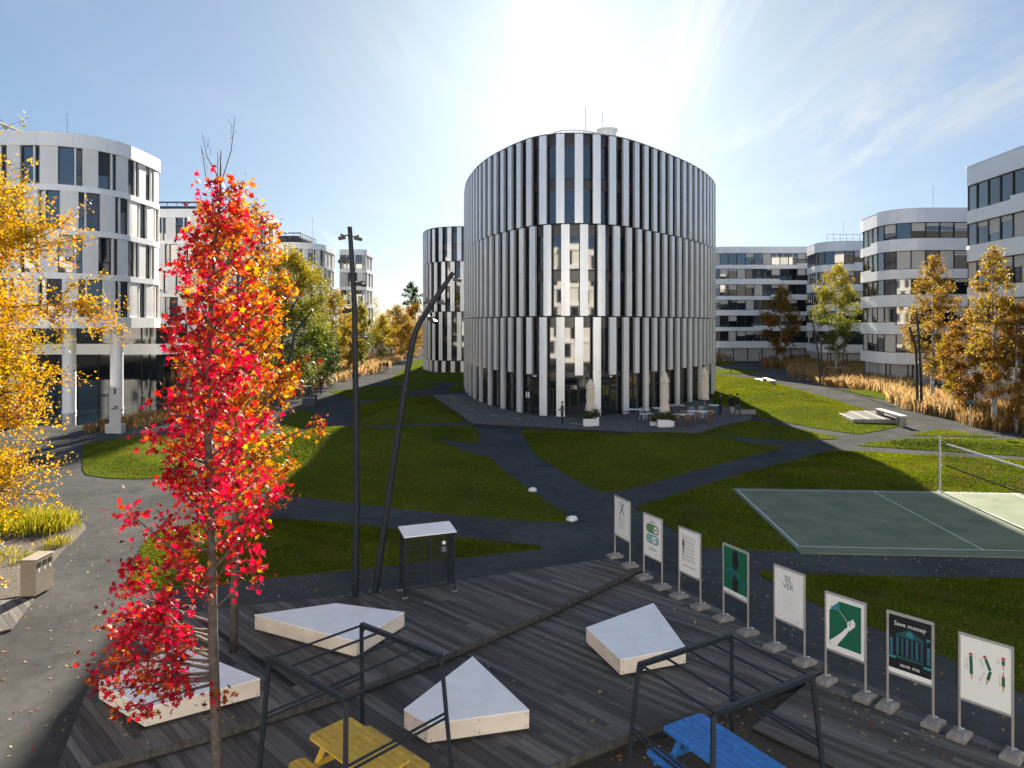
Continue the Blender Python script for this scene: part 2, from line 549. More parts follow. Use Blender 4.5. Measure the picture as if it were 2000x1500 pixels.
# ------------------------------------------------------------------ lawns
LAWNS = []
def lawn(pix, h=.4, soft=2.6, label='', seed=0, step=.7, hill=None, blades=0, rounding=1):
    poly = [tuple(gp(x, y).xy) for x, y in pix]
    if poly_area(poly) < 0: poly = poly[::-1]
    poly = smooth_poly(poly, rounding)
    bd = resample(poly, step)
    bx = np.array(bd)
    lo, hi = bx.min(0), bx.max(0)
    gx, gy = np.meshgrid(np.arange(lo[0], hi[0], step), np.arange(lo[1], hi[1], step))
    g = np.stack([gx.ravel(), gy.ravel()], 1)
    g += rng.uniform(-.2, .2, g.shape) * step
    g = g[inside(g, bd)]
    if len(g): g = g[edge_dist(g, bd) > step * .45]
    pts = [Vector(p) for p in bd] + [Vector(p) for p in g]
    n = len(bd)
    v, e, f, *_ = delaunay_2d_cdt(pts, [(i, (i + 1) % n) for i in range(n)], [], 1, 1e-5)
    vv = np.array([[p[0], p[1]] for p in v])
    d = edge_dist(vv, bd)
    t = np.clip(d / soft, 0, 1); s = t * t * (3 - 2 * t)
    z = np.zeros(len(vv))
    for i, (x, y) in enumerate(vv):
        q = .62 + .5 * mnoise.noise((x * .13 + seed * 7.1, y * .13, seed)) + .10 * mnoise.noise((x * .5, y * .5, seed + 3))
        if hill:
            hl = sum(a * math.exp(-(((x - cx) / rx) ** 2 + ((y - cy) / ry) ** 2)) for cx, cy, rx, ry, a in hill)
            z[i] = .035 + s[i] * (h * .45 * q + 1.25 * hl)
        else:
            z[i] = .035 + s[i] * 1.25 * h * q
        z[i] = max(z[i], .035)
    b = MB()
    b.add([(x, y, zz) for (x, y), zz in zip(vv, z)], [tuple(q) for q in f])
    b.add([(x, y, 0.035) for x, y in bd] + [(x, y, -.05) for x, y in bd], [(i, n + i, n + (i + 1) % n, (i + 1) % n) for i in range(n)])
    o = b.build('lawn', ['lawn'], smooth=True)
    tag(o, label, kind='structure')
    LAWNS.append((o, vv, z, f, blades))
    return o
P = gp
lawn([(470, 852), (560, 846), (640, 846), (720, 856), (850, 870), (955, 893), (990, 925), (1060, 975), (1127, 1021), (1020, 1017), (870, 1004), (750, 990), (575, 969), (440, 955)], .75, 2.6,
     'large mounded lawn half in the shadow of the striped round building', 1, hill=[(P(660, 878).x, P(660, 878).y, 5, 4.0, .75), (P(840, 892).x, P(840, 892).y, 7, 3.0, .5), (P(760, 960).x, P(760, 960).y, 6, 2.0, -.25)], blades=110)
lawn([(160, 866), (280, 856), (390, 858), (385, 930), (274, 936), (213, 935), (162, 927)], .8, 3, 'sunlit lawn patch between the pond and the grey path', 2, blades=60)
lawn([(288, 1045), (400, 1018), (560, 1014), (700, 1026), (880, 1050), (1078, 1070), (890, 1091), (700, 1112), (490, 1134), (238, 1158)], .35, 2, 'long pointed lawn behind the wooden deck', 3, step=.5, blades=420)
lawn([(1013, 838), (1180, 845), (1330, 854), (1480, 868), (1537, 873), (1400, 908), (1184, 967), (1110, 930), (1045, 888)], .7, 3,
     'hollowed triangular lawn in front of the cafe terrace', 4, hill=[(P(1290, 884).x, P(1290, 884).y, 6.5, 3.0, .75), (P(1190, 930).x, P(1190, 930).y, 3, 2.5, .2)], blades=110)
lawn([(1240, 992), (1430, 932), (1625, 880), (1668, 882), (1820, 890), (2000, 900), (2330, 914), (2330, 974), (2000, 966), (1826, 962), (1424, 953), (1556, 1078), (1370, 1069), (1328, 1042)], .35, 2.4,
     'lawn wrapping round the green sports court', 5, rounding=0, blades=230)
lawn([(1471, 1116), (1600, 1124), (1800, 1130), (2000, 1131), (2400, 1132), (2400, 1560), (1979, 1345), (1832, 1277), (1706, 1226), (1580, 1175)], .35, 2, 'shaded lawn behind the row of poster stands', 6, step=.5, blades=420)
lawn([(741, 839), (820, 832), (931, 832), (938, 868), (860, 859), (800, 850)], .15, 2, 'small triangular lawn west of the terrace corner', 7, blades=70)
lawn([(700, 792), (760, 778), (845, 773), (880, 800), (914, 824), (800, 829), (698, 832), (688, 815)], .9, 4, 'dark rounded lawn mound beside the terrace', 8, blades=60)
lawn([(637, 764), (690, 760), (805, 768), (760, 777), (707, 784)], .35, 3, 'narrow shaded lawn between two crossing paths', 9)
lawn([(700, 756), (866, 748), (817, 763), (720, 762)], .25, 3, 'thin lawn strip near the smaller striped building', 10)
lawn([(768, 735), (814, 704), (835, 700), (1000, 725), (1000, 742), (909, 747), (756, 748)], .5, 4, 'lawn at the foot of the smaller striped building', 11, step=1.2)
lawn([(866, 764), (890, 752), (960, 752), (960, 766)], .2, 2, 'lawn sliver between the two striped buildings', 12)
lawn([(1395, 733), (1460, 738), (1504, 746), (1578, 766), (1640, 784), (1696, 803), (1777, 828), (1720, 841), (1679, 849), (1600, 838), (1467, 812), (1440, 800), (1390, 792)], .5, 3.5,
     'rolling sunlit lawn right of the striped building', 13, hill=[(P(1570, 806).x, P(1570, 806).y, 4.0, 3.5, .42), (P(1535, 778).x, P(1535, 778).y, 7, 4, .5), (P(1450, 750).x, P(1450, 750).y, 7, 5, .45)], blades=55)
lawn([(1345, 847), (1380, 837), (1473, 821), (1560, 838), (1643, 857), (1555, 862), (1420, 852)], .5, 3, 'lens-shaped lawn crossed by the shadow edge', 14, blades=70)
lawn([(1771, 851), (1836, 838), (1900, 847), (1953, 855)], .25, 2, 'small sunlit triangular lawn under the street sign', 15, blades=50)
lawn([(1670, 871), (1715, 863), (1850, 860), (2000, 859), (2330, 860), (2330, 905), (2000, 892), (1814, 880)], .55, 2.2, 'long low lawn bank behind the volleyball net', 16, blades=70)
lawn([(1637, 761), (1690, 760), (1745, 764), (1738, 782), (1700, 776)], .2, 2, 'shaded lawn strip beside the golden grasses', 17)
lawn([(1395, 722), (1440, 720), (1491, 728), (1450, 731), (1395, 731)], .2, 3, 'far sunlit lawn strip near the lamp post', 18, step=1.2)
lawn([(1395, 708), (1425, 706), (1447, 711), (1395, 715)], .15, 3, 'farthest lawn strip by the banded office', 19, step=1.5)
lawn([(560, 815), (585, 800), (615, 806), (600, 832), (570, 845), (540, 850)], .3, 3, 'shaded lawn behind the dark red maple', 20)

# planting bed at the lower left
bed = [gp(-400, 1005).xy, gp(60, 1008).xy, gp(165, 1024).xy, gp(168, 1033).xy, gp(150, 1052).xy, gp(118, 1080).xy, gp(92, 1112).xy, gp(40, 1166).xy, gp(0, 1172).xy, gp(-400, 1215).xy]
BED = [tuple(p) for p in bed]
b = MB(); b.prism(BED, -.02, .03)
tag(b.build('planting_bed', 'soil'), 'bare planting bed strewn with leaves', kind='structure')

# ------------------------------------------------------------------ sports court, its lines and the net
VPX = Vector(((1090 - 1000) / FOC, 1.0)).normalized()                   # direction of the court's short lines
PERP = Vector((VPX.y, -VPX.x))
c0 = gp(1429, 955).xy
CW = (gp(1557, 1077).xy - c0).length
slab = [c0, c0 - VPX * (CW + .25), c0 - VPX * (CW + .25) + PERP * 24, c0 + PERP * 24]
slab = [tuple(p) for p in slab]
b = MB(); b.prism(slab, -.05, .045)
court = b.build('sports_court', 'court'); tag(court, 'green hard sports court with white lines', kind='structure')
l0 = gp(1440, 958.5).xy
def court_line(a, c_, w=.06):
    d = (c_ - a).normalized(); s = Vector((-d.y, d.x)) * w / 2
    b = MB(); b.add([(*(a + s), .049), (*(a - s), .049), (*(c_ - s), .049), (*(c_ + s), .049)], [(0, 1, 2, 3)])
    b.build('court_line', 'line_paint', court)
LW = CW - .75
for off in (0, 6.05, 9.05, 12.1, 18.1):
    a = l0 + PERP * off
    if off in (0, 18.1):
        court_line(a, a - VPX * LW)
    else:
        court_line(a - VPX * .035, a - VPX * (LW - .035), .05)
court_line(l0 + PERP * .035, l0 + PERP * 18.06); court_line(l0 - VPX * LW + PERP * .035, l0 - VPX * LW + PERP * 18.06)
net_x = l0 + PERP * 9.05
pA, pB = net_x + VPX * .22, net_x - VPX * (LW + .3)
nt_root = empty('volleyball_net', (*pA, 0.0), 'black volleyball net with white top tape on galvanised posts', 'net')
for k, p in enumerate((pA, pB)):
    b = MB(); b.lathe([(.055, .02), (.055, 2.52), (.04, 2.55)], (*p, 0), 12)
    b.box((p.x, p.y, .06), (.2, .2, .03)); b.box((p.x + .05, p.y, 1.25), (.05, .1, .14))
    b.build('post', 'steel_galv', nt_root)
na, nb = pA - VPX * .5, pB + VPX * .5
top0, bot0 = 2.28, 1.33
def tape(z0, z1, name, mt, th=.02):
    b = MB(); b.bar((*na, (z0 + z1) / 2), (*nb, (z0 + z1) / 2), th, z1 - z0); return b.build(name, mt, nt_root)
tape(top0 - .03, top0 + .04, 'top_tape', 'net_tape'); tape(bot0 - .025, bot0 + .025, 'bottom_tape', 'net')
b = MB()
L = (nb - na).length
k = int(L / .10)
for i in range(k + 1):
    p = na.lerp(nb, i / k); b.bar((*p, bot0), (*p, top0), .006)
for i in range(1, 9):
    z = bot0 + (top0 - bot0) * i / 9; b.bar((*na, z), (*nb, z), .006)
tag(b.build('mesh', 'net', nt_root), kind='stuff')
for z in (top0, bot0):
    for pp, nn in ((pA, na), (pB, nb)):
        b = MB(); b.tube([(*pp, z + .05), (*nn, z)], .006, 5); b.build('cable', 'net', nt_root)

# ------------------------------------------------------------------ wooden decks, plank by plank
DU, DV = Vector((.70, .714)).normalized(), Vector((.69, -.724)).normalized()
def deck(name, label, pix, z, thick=.16, pw=.145, gap=.008, seglen=(3.0, 6.5), holes=(), seed=1, box_skip=None):
    rnd = random.Random(seed)
    poly = [tuple(gp(x, y, z).xy) for x, y in pix]
    if poly_area(poly) < 0: poly = poly[::-1]
    root = empty(name, (poly[0][0], poly[0][1], 0), label, None); root['kind'] = 'structure'
    b = MB(); b.prism(poly, max(0.004, z - thick), z - .034)
    b.build('joist_frame', 'joist', root)
    us = [Vector(p).dot(DU) for p in poly]; vs = [Vector(p).dot(DV) for p in poly]
    u = math.floor(min(us) / pw) * pw
    inv = Matrix(((DU.x, DU.y), (DV.x, DV.y))).inverted()
    def P2(a, c): return tuple(inv @ Vector((a, c)))
    n = 0
    while u < max(us):
        v = min(vs) - rnd.uniform(0, 2)
        while v < max(vs):
            L = rnd.uniform(*seglen)
            q = [P2(u, v), P2(u + pw - gap, v), P2(u + pw - gap, v + L - .004), P2(u, v + L - .004)]
            if poly_area(q) < 0: q = q[::-1]
            r = clip_poly(poly, q)
            v += L
            if len(r) < 3 or abs(poly_area(r)) < .004: continue
            if any(abs(sum(p[0] for p in r) / len(r) - hx) < hr and abs(sum(p[1] for p in r) / len(r) - hy) < hr for hx, hy, hr in holes): continue
            dz = rnd.uniform(-.0025, .0025)
            b = MB(); b.prism(r, z - .03, z + dz)
            b.build('plank', 'plank%d' % rnd.choice((0, 0, 1, 1, 2, 2, 3)), root)
            n += 1
        u += pw
    return root, n, poly
ZU, ZM, ZL = .46, .28, .10
pit = gp(456, 1272, ZU)
up_pix = [(113, 1500), (187, 1300), (250, 1235), (330, 1203), (480, 1182), (700, 1160), (940, 1127), (1180, 1091), (1258, 1103), (1080, 1189), (863, 1281), (700, 1341), (460, 1418), (247, 1477), (120, 1512)]
_, n1, upoly = deck('wooden_deck', 'upper weathered grey plank deck carrying the lamp poles and wire cage', up_pix, ZU, .44, holes=[(pit.x, pit.y, .42)], seed=3)
mid_pix = [(1180, 1128), (1262, 1112), (1440, 1208), (1618, 1299), (1467, 1353), (1242, 1428), (1080, 1491), (860, 1575), (300, 1720), (60, 1560), (250, 1495), (470, 1430), (700, 1352), (863, 1293), (1080, 1201)]
_, n2, mpoly = deck('wooden_deck', 'middle weathered grey plank deck between the two steps', mid_pix, ZM, .26, seed=4)
low_pix = [(1600, 1312), (1628, 1306), (1800, 1385), (2000, 1478), (2150, 1550), (1950, 1640), (1640, 1500), (1470, 1420), (1540, 1365)]
_, n3, lpoly = deck('wooden_deck', 'lowest plank deck under the nearest poster stands', low_pix, ZL, .09, seed=5)
left_pix = [(-260, 1172), (0, 1172), (67, 1168), (22, 1228), (0, 1233), (-260, 1262)]
_, n4, _p = deck('wooden_deck', 'short plank walkway beside the beige litter bin', left_pix, .06, .05, seed=6, seglen=(5, 6))
print('planks', n1, n2, n3, n4)
# fascia boards on the two steps
def fascia(name, pix, z, h, label=None):
    pts = [gp(x, y, z) for x, y in pix]
    b = MB()
    for a, c_ in zip(pts, pts[1:]):
        d = (c_ - a); d.z = 0; d.normalize(); s = Vector((d.y, -d.x, 0)) * .028
        if s.y > 0: s = -s
        b.add([a, c_, c_ + s, a + s, *[p - Vector((0, 0, h)) for p in (a, c_, c_ + s, a + s)]], [(0, 1, 2, 3), (7, 6, 5, 4), (0, 4, 5, 1), (1, 5, 6, 2), (2, 6, 7, 3), (3, 7, 4, 0)])
    return tag(b.build(name, 'plank2'), label, kind='structure')
fascia('deck_fascia', [(1258, 1103.6), (1080, 1189.6), (863, 1281.6), (700, 1341.6), (460, 1418.6), (247, 1477.6), (120, 1512.6)], ZU - .004, .12, 'riser board of the upper deck step')
fascia('deck_fascia', [(1618, 1299.6), (1467, 1353.6), (1242, 1428.6), (1080, 1491.6), (860, 1575.6)], ZM - .004, .14, 'riser board of the middle deck step')
# tree pit in the upper deck
b = MB(); b.box((pit.x, pit.y, ZU - .031), (.8, .8, .004), rz=R(45))
tag(b.build('tree_pit', 'soil'), 'square soil pit in the upper deck', kind='structure')

# ------------------------------------------------------------------ drum terrace
TZ = .22
tpix = [(848, 773), (925, 827), (1335, 849), (1346, 847), (1466, 816), (1468, 806), (1400, 790), (1300, 770), (1000, 770), (880, 770)]
TER = [tuple(gp(x, y, TZ).xy) for x, y in tpix]
b = MB(); b.prism(TER, 0.0, TZ, 0, 0)
tag(b.build('terrace', 'terrace_wood'), 'dark timber terrace around the striped round building', kind='structure')
b = MB()
for i in (1,):
    a, c_ = gp(*tpix[1], TZ), gp(*tpix[2], TZ)
    d = (c_ - a).normalized(); s = Vector((d.y, -d.x, 0)) * .12
    b.add([a + s, c_ + s, c_, a, *[q - Vector((0, 0, .21)) for q in (a + s, c_ + s, c_, a)]], [(0, 1, 2, 3), (4, 7, 6, 5), (0, 4, 5, 1), (1, 5, 6, 2), (3, 2, 6, 7), (0, 3, 7, 4)])
for v_ in range(len(b.v)): b.v[v_] = (b.v[v_][0], b.v[v_][1], b.v[v_][2] + .004)
tag(b.build('terrace_kerb', 'kerb_dark'), 'black steel edge of the terrace', kind='structure')

# small pale light strips let into the terrace
for k, (px, py) in enumerate(((882, 776), (886, 781), (893.5, 789), (905.5, 794), (920, 800), (964, 811), (1010, 818), (1121, 827), (1135, 829))):
    p = gp(px, py, TZ)
    b = MB(); b.box((p.x, p.y, TZ + .006), (.55, .12, .012))
    tag(b.build('floor_light', 'concrete_pale'), ('first', 'second', 'third', 'fourth', 'fifth', 'sixth', 'seventh', 'eighth', 'ninth')[k] + ' pale light strip in the terrace boards counted from the left', 'floor light', 'light strips in the terrace')
# ------------------------------------------------------------------ facade paths
class Path:
    def __init__(self, pts, closed=False):
        self.p = np.array(pts, float)
        self.closed = closed
        q = np.vstack([self.p, self.p[:1]]) if closed else self.p
        seg = np.diff(q, axis=0)
        ln = np.linalg.norm(seg, axis=1)
        self.s = np.concatenate([[0], np.cumsum(ln)])
        self.q = q
        self.L = self.s[-1]
        # smoothed tangents at the points
        t = seg / ln[:, None]
        if closed:
            tv = t + np.roll(t, 1, 0)
            tv = np.vstack([tv, tv[:1]])
        else:
            tv = np.vstack([t[:1], t[:-1] + t[1:], t[-1:]])
        self.t = tv / np.linalg.norm(tv, axis=1)[:, None]
    def at(self, s, d=0.0):
        if self.closed: s = s % self.L
        s = min(max(s, 0), self.L)
        i = min(int(np.searchsorted(self.s, s, 'right') - 1), len(self.s) - 2)
        f = (s - self.s[i]) / (self.s[i + 1] - self.s[i])
        p = self.q[i] * (1 - f) + self.q[i + 1] * f
        t = self.t[i] * (1 - f) + self.t[i + 1] * f
        t = t / np.linalg.norm(t)
        n = np.array([t[1], -t[0]])
        return p + n * d, n
def rounded(corners, radii, closed=False, n=14):
    out = []
    m = len(corners)
    for i, c_ in enumerate(corners):
        r = radii[i]
        if r <= 0 or (not closed and i in (0, m - 1)):
            out.append(tuple(c_)); continue
        c_ = Vector(c_); a = (Vector(corners[i - 1]) - c_).normalized(); b = (Vector(corners[(i + 1) % m]) - c_).normalized()
        ang = a.angle(b)
        dist = r / math.tan(ang / 2)
        cen = c_ + (a + b).normalized() * (r / math.sin(ang / 2))
        p0, p1 = c_ + a * dist - cen, c_ + b * dist - cen
        w = p0.angle(p1)
        for k in range(n + 1):
            t = k / n
            v = (p0 * math.sin((1 - t) * w) + p1 * math.sin(t * w)) / math.sin(w)
            out.append(tuple(cen + v))
    return out
def cbox(b, path, s0, s1, z0, z1, d0, d1, n=1, mi=0, tilt=0.0):
    """box bent along the path; d measured outwards"""
    vs, fs = [], []
    for k in range(n + 1):
        s = s0 + (s1 - s0) * k / n
        for d in (d0, d1):
            dd = tilt * (k / n - .5) if d == d1 else 0
            p, _ = path.at(s, d + dd)
            vs += [(p[0], p[1], z0), (p[0], p[1], z1)]
    for k in range(n):
        o, q = k * 4, k * 4 + 4
        fs += [(o + 2, q + 2, q + 3, o + 3), (o + 1, o + 3, q + 3, q + 1), (o, q, q + 2, o + 2), (o, o + 1, q + 1, q)]
    fs += [(0, 2, 3, 1), (n * 4, n * 4 + 1, n * 4 + 3, n * 4 + 2)]
    b.add(vs, fs, mi)
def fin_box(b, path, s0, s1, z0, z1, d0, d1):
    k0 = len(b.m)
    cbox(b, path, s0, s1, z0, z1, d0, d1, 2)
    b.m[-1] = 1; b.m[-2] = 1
def faces_cam(path, s, lim=-.15):
    p, n = path.at(s)
    v = np.array([0, 0]) - p
    return (v @ n) / np.linalg.norm(v) > lim
def catmull(pts, k=8):
    out = []
    n = len(pts)
    for i in range(n):
        p0, p1, p2, p3 = [np.array(pts[(i + j) % n], float) for j in (-1, 0, 1, 2)]
        for j in range(k):
            t = j / k
            out.append(tuple(.5 * ((2 * p1) + (-p0 + p2) * t + (2 * p0 - 5 * p1 + 4 * p2 - p3) * t * t + (-p0 + 3 * p1 - 3 * p2 + p3) * t ** 3)))
    return out

# ------------------------------------------------------------------ striped round buildings
def drum(name, label, outline, ztop, base_z, glass_all, tiers, period, fw=.67, fdep=.215, ground_detail=True, seed=1):
    rnd = random.Random(seed)
    path = Path(catmull(outline), True)
    n_f = round(path.L / period)
    per = path.L / n_f
    c_ = path.p.mean(0)
    root = empty(name, (c_[0], c_[1], 0), label, 'building')
    inner = [tuple(path.at(s, -.62)[0]) for s in np.linspace(0, path.L, 140, endpoint=False)]
    b = MB(); b.prism(inner, 0.0, ztop - .35); b.build('core', 'frame_dark', root)
    b = MB(); cbox(b, path, 0, path.L, ztop - .03, ztop + .03, -.55, .0, 180)
    b.build('parapet_cap', 'parapet_cap', root)
    b = MB(); cbox(b, path, 0, path.L, ztop - .34, ztop - .035, -.56, -.40, 180); b.build('parapet_wall', 'frame_dark', root)
    b = MB(); b.prism(inner, ztop - .345, ztop - .24); b.build('roof', 'roof_grey', root)
    floors = []
    for (z0, z1, ph, alt) in tiers:
        zm = (z0 + z1) / 2
        fl = [(zm, z1), (z0, zm)] if not alt else [(3.78, z1), (base_z, 3.78)]
        for q, (a, c2) in enumerate(fl):
            ground = alt and q == 1
            b = MB(); cbox(b, path, 0, path.L, c2 - (.85 if not ground else .4), c2 - .03, -.6, -.385, 150); b.build('spandrel', 'spandrel', root)
            floors.append((a, c2 - (.85 if not ground else .4), ph, ground))
        for i in range(n_f):
            s = i * per + ph
            if not faces_cam(path, s, -.75): continue
            b = MB()
            if alt:
                zb = (3.55 if i % 2 else base_z)
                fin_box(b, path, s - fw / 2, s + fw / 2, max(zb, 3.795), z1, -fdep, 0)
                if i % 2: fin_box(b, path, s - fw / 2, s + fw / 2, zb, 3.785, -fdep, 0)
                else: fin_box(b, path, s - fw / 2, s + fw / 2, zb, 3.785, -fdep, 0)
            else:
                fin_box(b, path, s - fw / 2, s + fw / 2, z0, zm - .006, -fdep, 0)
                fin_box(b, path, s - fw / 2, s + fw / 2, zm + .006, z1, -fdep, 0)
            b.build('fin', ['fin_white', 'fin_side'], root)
    nw = 0
    for (a, c2, ph, ground) in floors:
        for i in range(n_f):
            s = i * per + ph
            if not faces_cam(path, s + per / 2, .02): continue
            if nw >= 298: break
            nw += 1
            b = MB()
            # frame: two jambs, head and sill rail
            cbox(b, path, s + .02, s + .09, a, c2, -.55, -.40, 1); cbox(b, path, s + per - .09, s + per - .02, a, c2, -.55, -.40, 1)
            cbox(b, path, s + .09, s + per - .09, a, a + .09, -.55, -.40, 1)
            if ground:
                cbox(b, path, s + .09, s + per - .09, 2.35, 2.43, -.55, -.405, 1)
                if i % 2 == 0: cbox(b, path, s + per / 2 - .03, s + per / 2 + .03, a + .09, 2.35, -.55, -.402, 1)
            w = b.build('window', 'frame_dark', root)
            b = MB(); cbox(b, path, s + .09, s + per - .09, a + .09, c2, -.58, -.44, 1, tilt=rnd.uniform(-.012, .012))
            b.build('pane', 'glass', w)
    return root, path, per
D1 = [(3.85, 56.9), (6.18, 56.9), (8.54, 57.9), (10.77, 59.9), (14.3, 64.1), (17.25, 68.1), (19.95, 72.6), (22.3, 78.0), (23.6, 84), (22.6, 91), (18, 97), (11, 100.5), (3, 101), (-3.2, 99.0), (-5.7, 95), (-5.9, 88), (-5.5, 82), (-4.85, 76.0), (-3.6, 69.9), (-2.3, 65.6), (-.85, 62.3), (.5, 59.8), (1.9, 57.9)]
drum1, path1, per1 = drum('round_building', 'big striped round building with vertical white fins behind the terrace', D1, 22.92, .25, True,
             [(15.72, 22.85, 0.0, False), (8.30, 15.62, .42, False), (3.5, 8.20, 0.02, True)], 1.5, seed=3)
D2 = [(-14.8, 118), (-13.4, 111.5), (-11.1, 108.2), (-7, 107.0), (-1, 108), (4, 112), (8, 120), (8, 130), (2, 138), (-6, 139), (-12, 134), (-15, 126)]
drum2, path2, per2 = drum('round_building', 'smaller striped round building half hidden behind the bigger one', D2, 22.4, .15, True,
             [(17.2, 22.3, 0.2, False), (9.6, 17.1, .7, False), (2.2, 9.5, .2, False)], 1.55, seed=5)
# foot tier of the smaller one
for i in range(int(path2.L / per2)):
    s = i * per2 + .75
    if faces_cam(path2, s, -.3):
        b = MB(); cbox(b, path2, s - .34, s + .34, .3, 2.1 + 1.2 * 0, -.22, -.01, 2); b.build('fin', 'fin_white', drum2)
# roof railing, chimney and masts on the big drum
b = MB()
rs = np.linspace(0, path1.L, 70, endpoint=False)
ring = [path1.at(s, -3.2)[0] for s in rs]
for i, p in enumerate(ring):
    q = ring[(i + 1) % len(ring)]
    b.bar((p[0], p[1], 24.0), (q[0], q[1], 24.0), .07)
    b.bar((p[0], p[1], 23.5), (q[0], q[1], 23.5), .04)
    b.bar((p[0], p[1], 22.6), (p[0], p[1], 24.0), .05)
b.build('roof_railing', 'concrete_pale', drum1)
b = MB(); b.lathe([(.85, 22.6), (.85, 25.6), (1.0, 25.65), (1.0, 25.8)], (8.9, 66.5, 0), 24); b.build('chimney', 'white_paint', drum1)
b = MB(); b.tube([(6.6, 64, 22.6), (6.6, 64, 27.2)], .03, 6); b.build('mast', 'steel_galv', drum1)
b = MB(); b.tube([(8.4, 66, 22.6), (8.4, 66, 27.4)], .025, 6); b.build('mast', 'steel_galv', drum1)
b = MB(); b.box((-5.5, 113, 23.4), (2.4, 2, 2.2)); b.build('roof_box', 'concrete_pale', drum2)
# wall sign and cameras on the ground floor fins
def on_path(path, px, z, d):
    best = min(np.linspace(0, path.L, 1500), key=lambda s: (abs(path.at(s)[0][0] - (px - 1000) / FOC * path.at(s)[0][1]) + (0 if faces_cam(path, s, .1) else 99)))
    return best
s_ = on_path(path1, 1121, 2, 0)
b = MB(); cbox(b, path1, s_ - .30, s_ - .04, 2.45, 2.75, .003, .02, 1); b.build('sign_plate', 'rust', drum1)
b = MB(); cbox(b, path1, s_ + .0, s_ + .22, 2.45, 2.75, .003, .018, 1); b.build('sign_plate', 'ink_grey', drum1)
s_ = on_path(path1, 1022, 2, 0)
b = MB(); cbox(b, path1, s_ - .3, s_ + .25, 1.5, 2.0, -.44 + .006, -.425, 1); b.build('notice', 'paper', drum1)
for px in (1047, 1193):
    s_ = on_path(path1, px, 3, 0)
    b = MB(); cbox(b, path1, s_ - .06, s_ + .06, 3.35, 3.47, .003, .1, 1); cbox(b, path1, s_ - .18, s_ + .02, 3.38, 3.48, .1, .2, 1); b.build('camera_unit', 'white_paint', drum1)

# ------------------------------------------------------------------ panelled offices on the left
def window_pair(path, s0, s1, z0, z1, root, rnd, flip, detail):
    """two lights, one wide and one narrow, with a pale post between"""
    w = s1 - s0
    nar = .30 * w
    sa = s0 + (nar if flip else w - nar)
    b = MB()
    mi_f = 0
    for (a, c2) in ((s0, sa - .07), (sa + .07, s1)):
        cbox(b, path, a, a + .05, z0, z1, -.34, -.22, 1); cbox(b, path, c2 - .05, c2, z0, z1, -.34, -.22, 1)
        cbox(b, path, a + .05, c2 - .05, z0, z0 + .06, -.34, -.22, 1); cbox(b, path, a + .05, c2 - .05, z1 - .06, z1, -.34, -.22, 1)
        if c2 - a < .5 * w: cbox(b, path, a + .05, c2 - .05, z0 + .30 * (z1 - z0), z0 + .30 * (z1 - z0) + .06, -.34, -.22, 1)
    win = b.build('window', 'frame_dark', root)
    b = MB(); cbox(b, path, sa - .07, sa + .07, z0, z1, -.32, -.06, 1)
    b.build('post', 'panel_white', win)
    for (a, c2) in ((s0 + .05, sa - .12), (sa + .12, s1 - .05)):
        b = MB()
        g = 'glass_blue' if rnd.random() < .5 else 'glass'
        cbox(b, path, a, c2, z0 + .06, z1 - .06, -.36, -.29, 1, 0, tilt=rnd.uniform(-.01, .01))
        hb = rnd.random()
        if hb < .35:
            zb = z1 - .06 - rnd.uniform(.15, .75) * (z1 - z0)
            cbox(b, path, a, c2, zb, z1 - .06, -.30, -.285, 1, 1)
        b.build('pane', [g, 'roof_plant' if hb < .22 else 'blind'], win)
def office_panel(name, label, corner, r, x_left, y_back, ztop, s_from, rows=4, zrow0=None, row_h=3.2, band_h=.5, par=1.2, period=3.0, wwin=1.75, seed=1, soffit=True, rec=0, base=True, detail=True):
    rnd = random.Random(seed)
    xr, yf = corner
    path = Path(rounded([(x_left, yf), (xr, yf), (xr, y_back), (x_left, y_back)], [0, r, r, 0]))
    root = empty(name, (xr - r, yf + r, 0), label, 'building')
    zb_all = ztop - par - rows * (row_h + band_h) - .45 + (0 if soffit else 0)
    ins = [tuple(path.at(s, -.38)[0]) for s in np.linspace(0, path.L, 90)]
    b = MB(); b.prism(ins, zb_all + .02, ztop - .4); b.build('core', 'soffit', root)
    b = MB(); b.prism([tuple(path.at(s, -.30)[0]) for s in np.linspace(0, path.L, 60)] , ztop - .39, ztop - .3); b.build('roof', 'roof_grey', root)
    s_end = path.L - (xr - r - x_left) + 6.0
    b = MB(); cbox(b, path, s_end, path.L, zb_all, ztop, -.36, -.05, 2); b.build('rear_wall', 'panel_white', root)
    def ring(z0, z1, d0, d1, nm, mt, pw):
        n = max(1, int(round((s_end - s_from) / pw)))
        pl = (s_end - s_from) / n
        for k in range(n):
            b = MB(); cbox(b, path, s_from + k * pl + .008, s_from + (k + 1) * pl - .008, z0, z1, d0, d1, 3); b.build(nm, mt, root)
    ring(ztop - par, ztop, -.5, .12, 'parapet_panel', 'band_white', 2.6)
    z = ztop - par
    for r_i in range(rows):
        z0 = z - row_h
        s = s_from + (0 if r_i % 2 == 0 else period * .5)
        if r_i % 2: 
            b = MB(); cbox(b, path, s_from, s - (period - wwin), z0, z, -.37, -.02, 2)
        while s < s_end - period:
            cut = s + wwin * rnd.uniform(.92, 1.08)
            window_pair(path, s, cut, z0, z, root, rnd, r_i % 2 == 1, detail)
            b = MB(); cbox(b, path, cut + .006, s + period - .006, z0, z, -.37, -.01, 3); b.build('wall_panel', 'panel_white', root)
            s += period
        b = MB(); cbox(b, path, s, s_end, z0, z, -.37, -.01, 4); b.build('wall_panel', 'panel_white', root)
        last = r_i == rows - 1
        ring(z0 - (band_h if not last else .95), z0, -.45, .06 if not last else .12, 'band_panel', 'band_white', 3.1)
        z = z0 - band_h
    return root, path, ztop - par - rows * (row_h + band_h) - .45
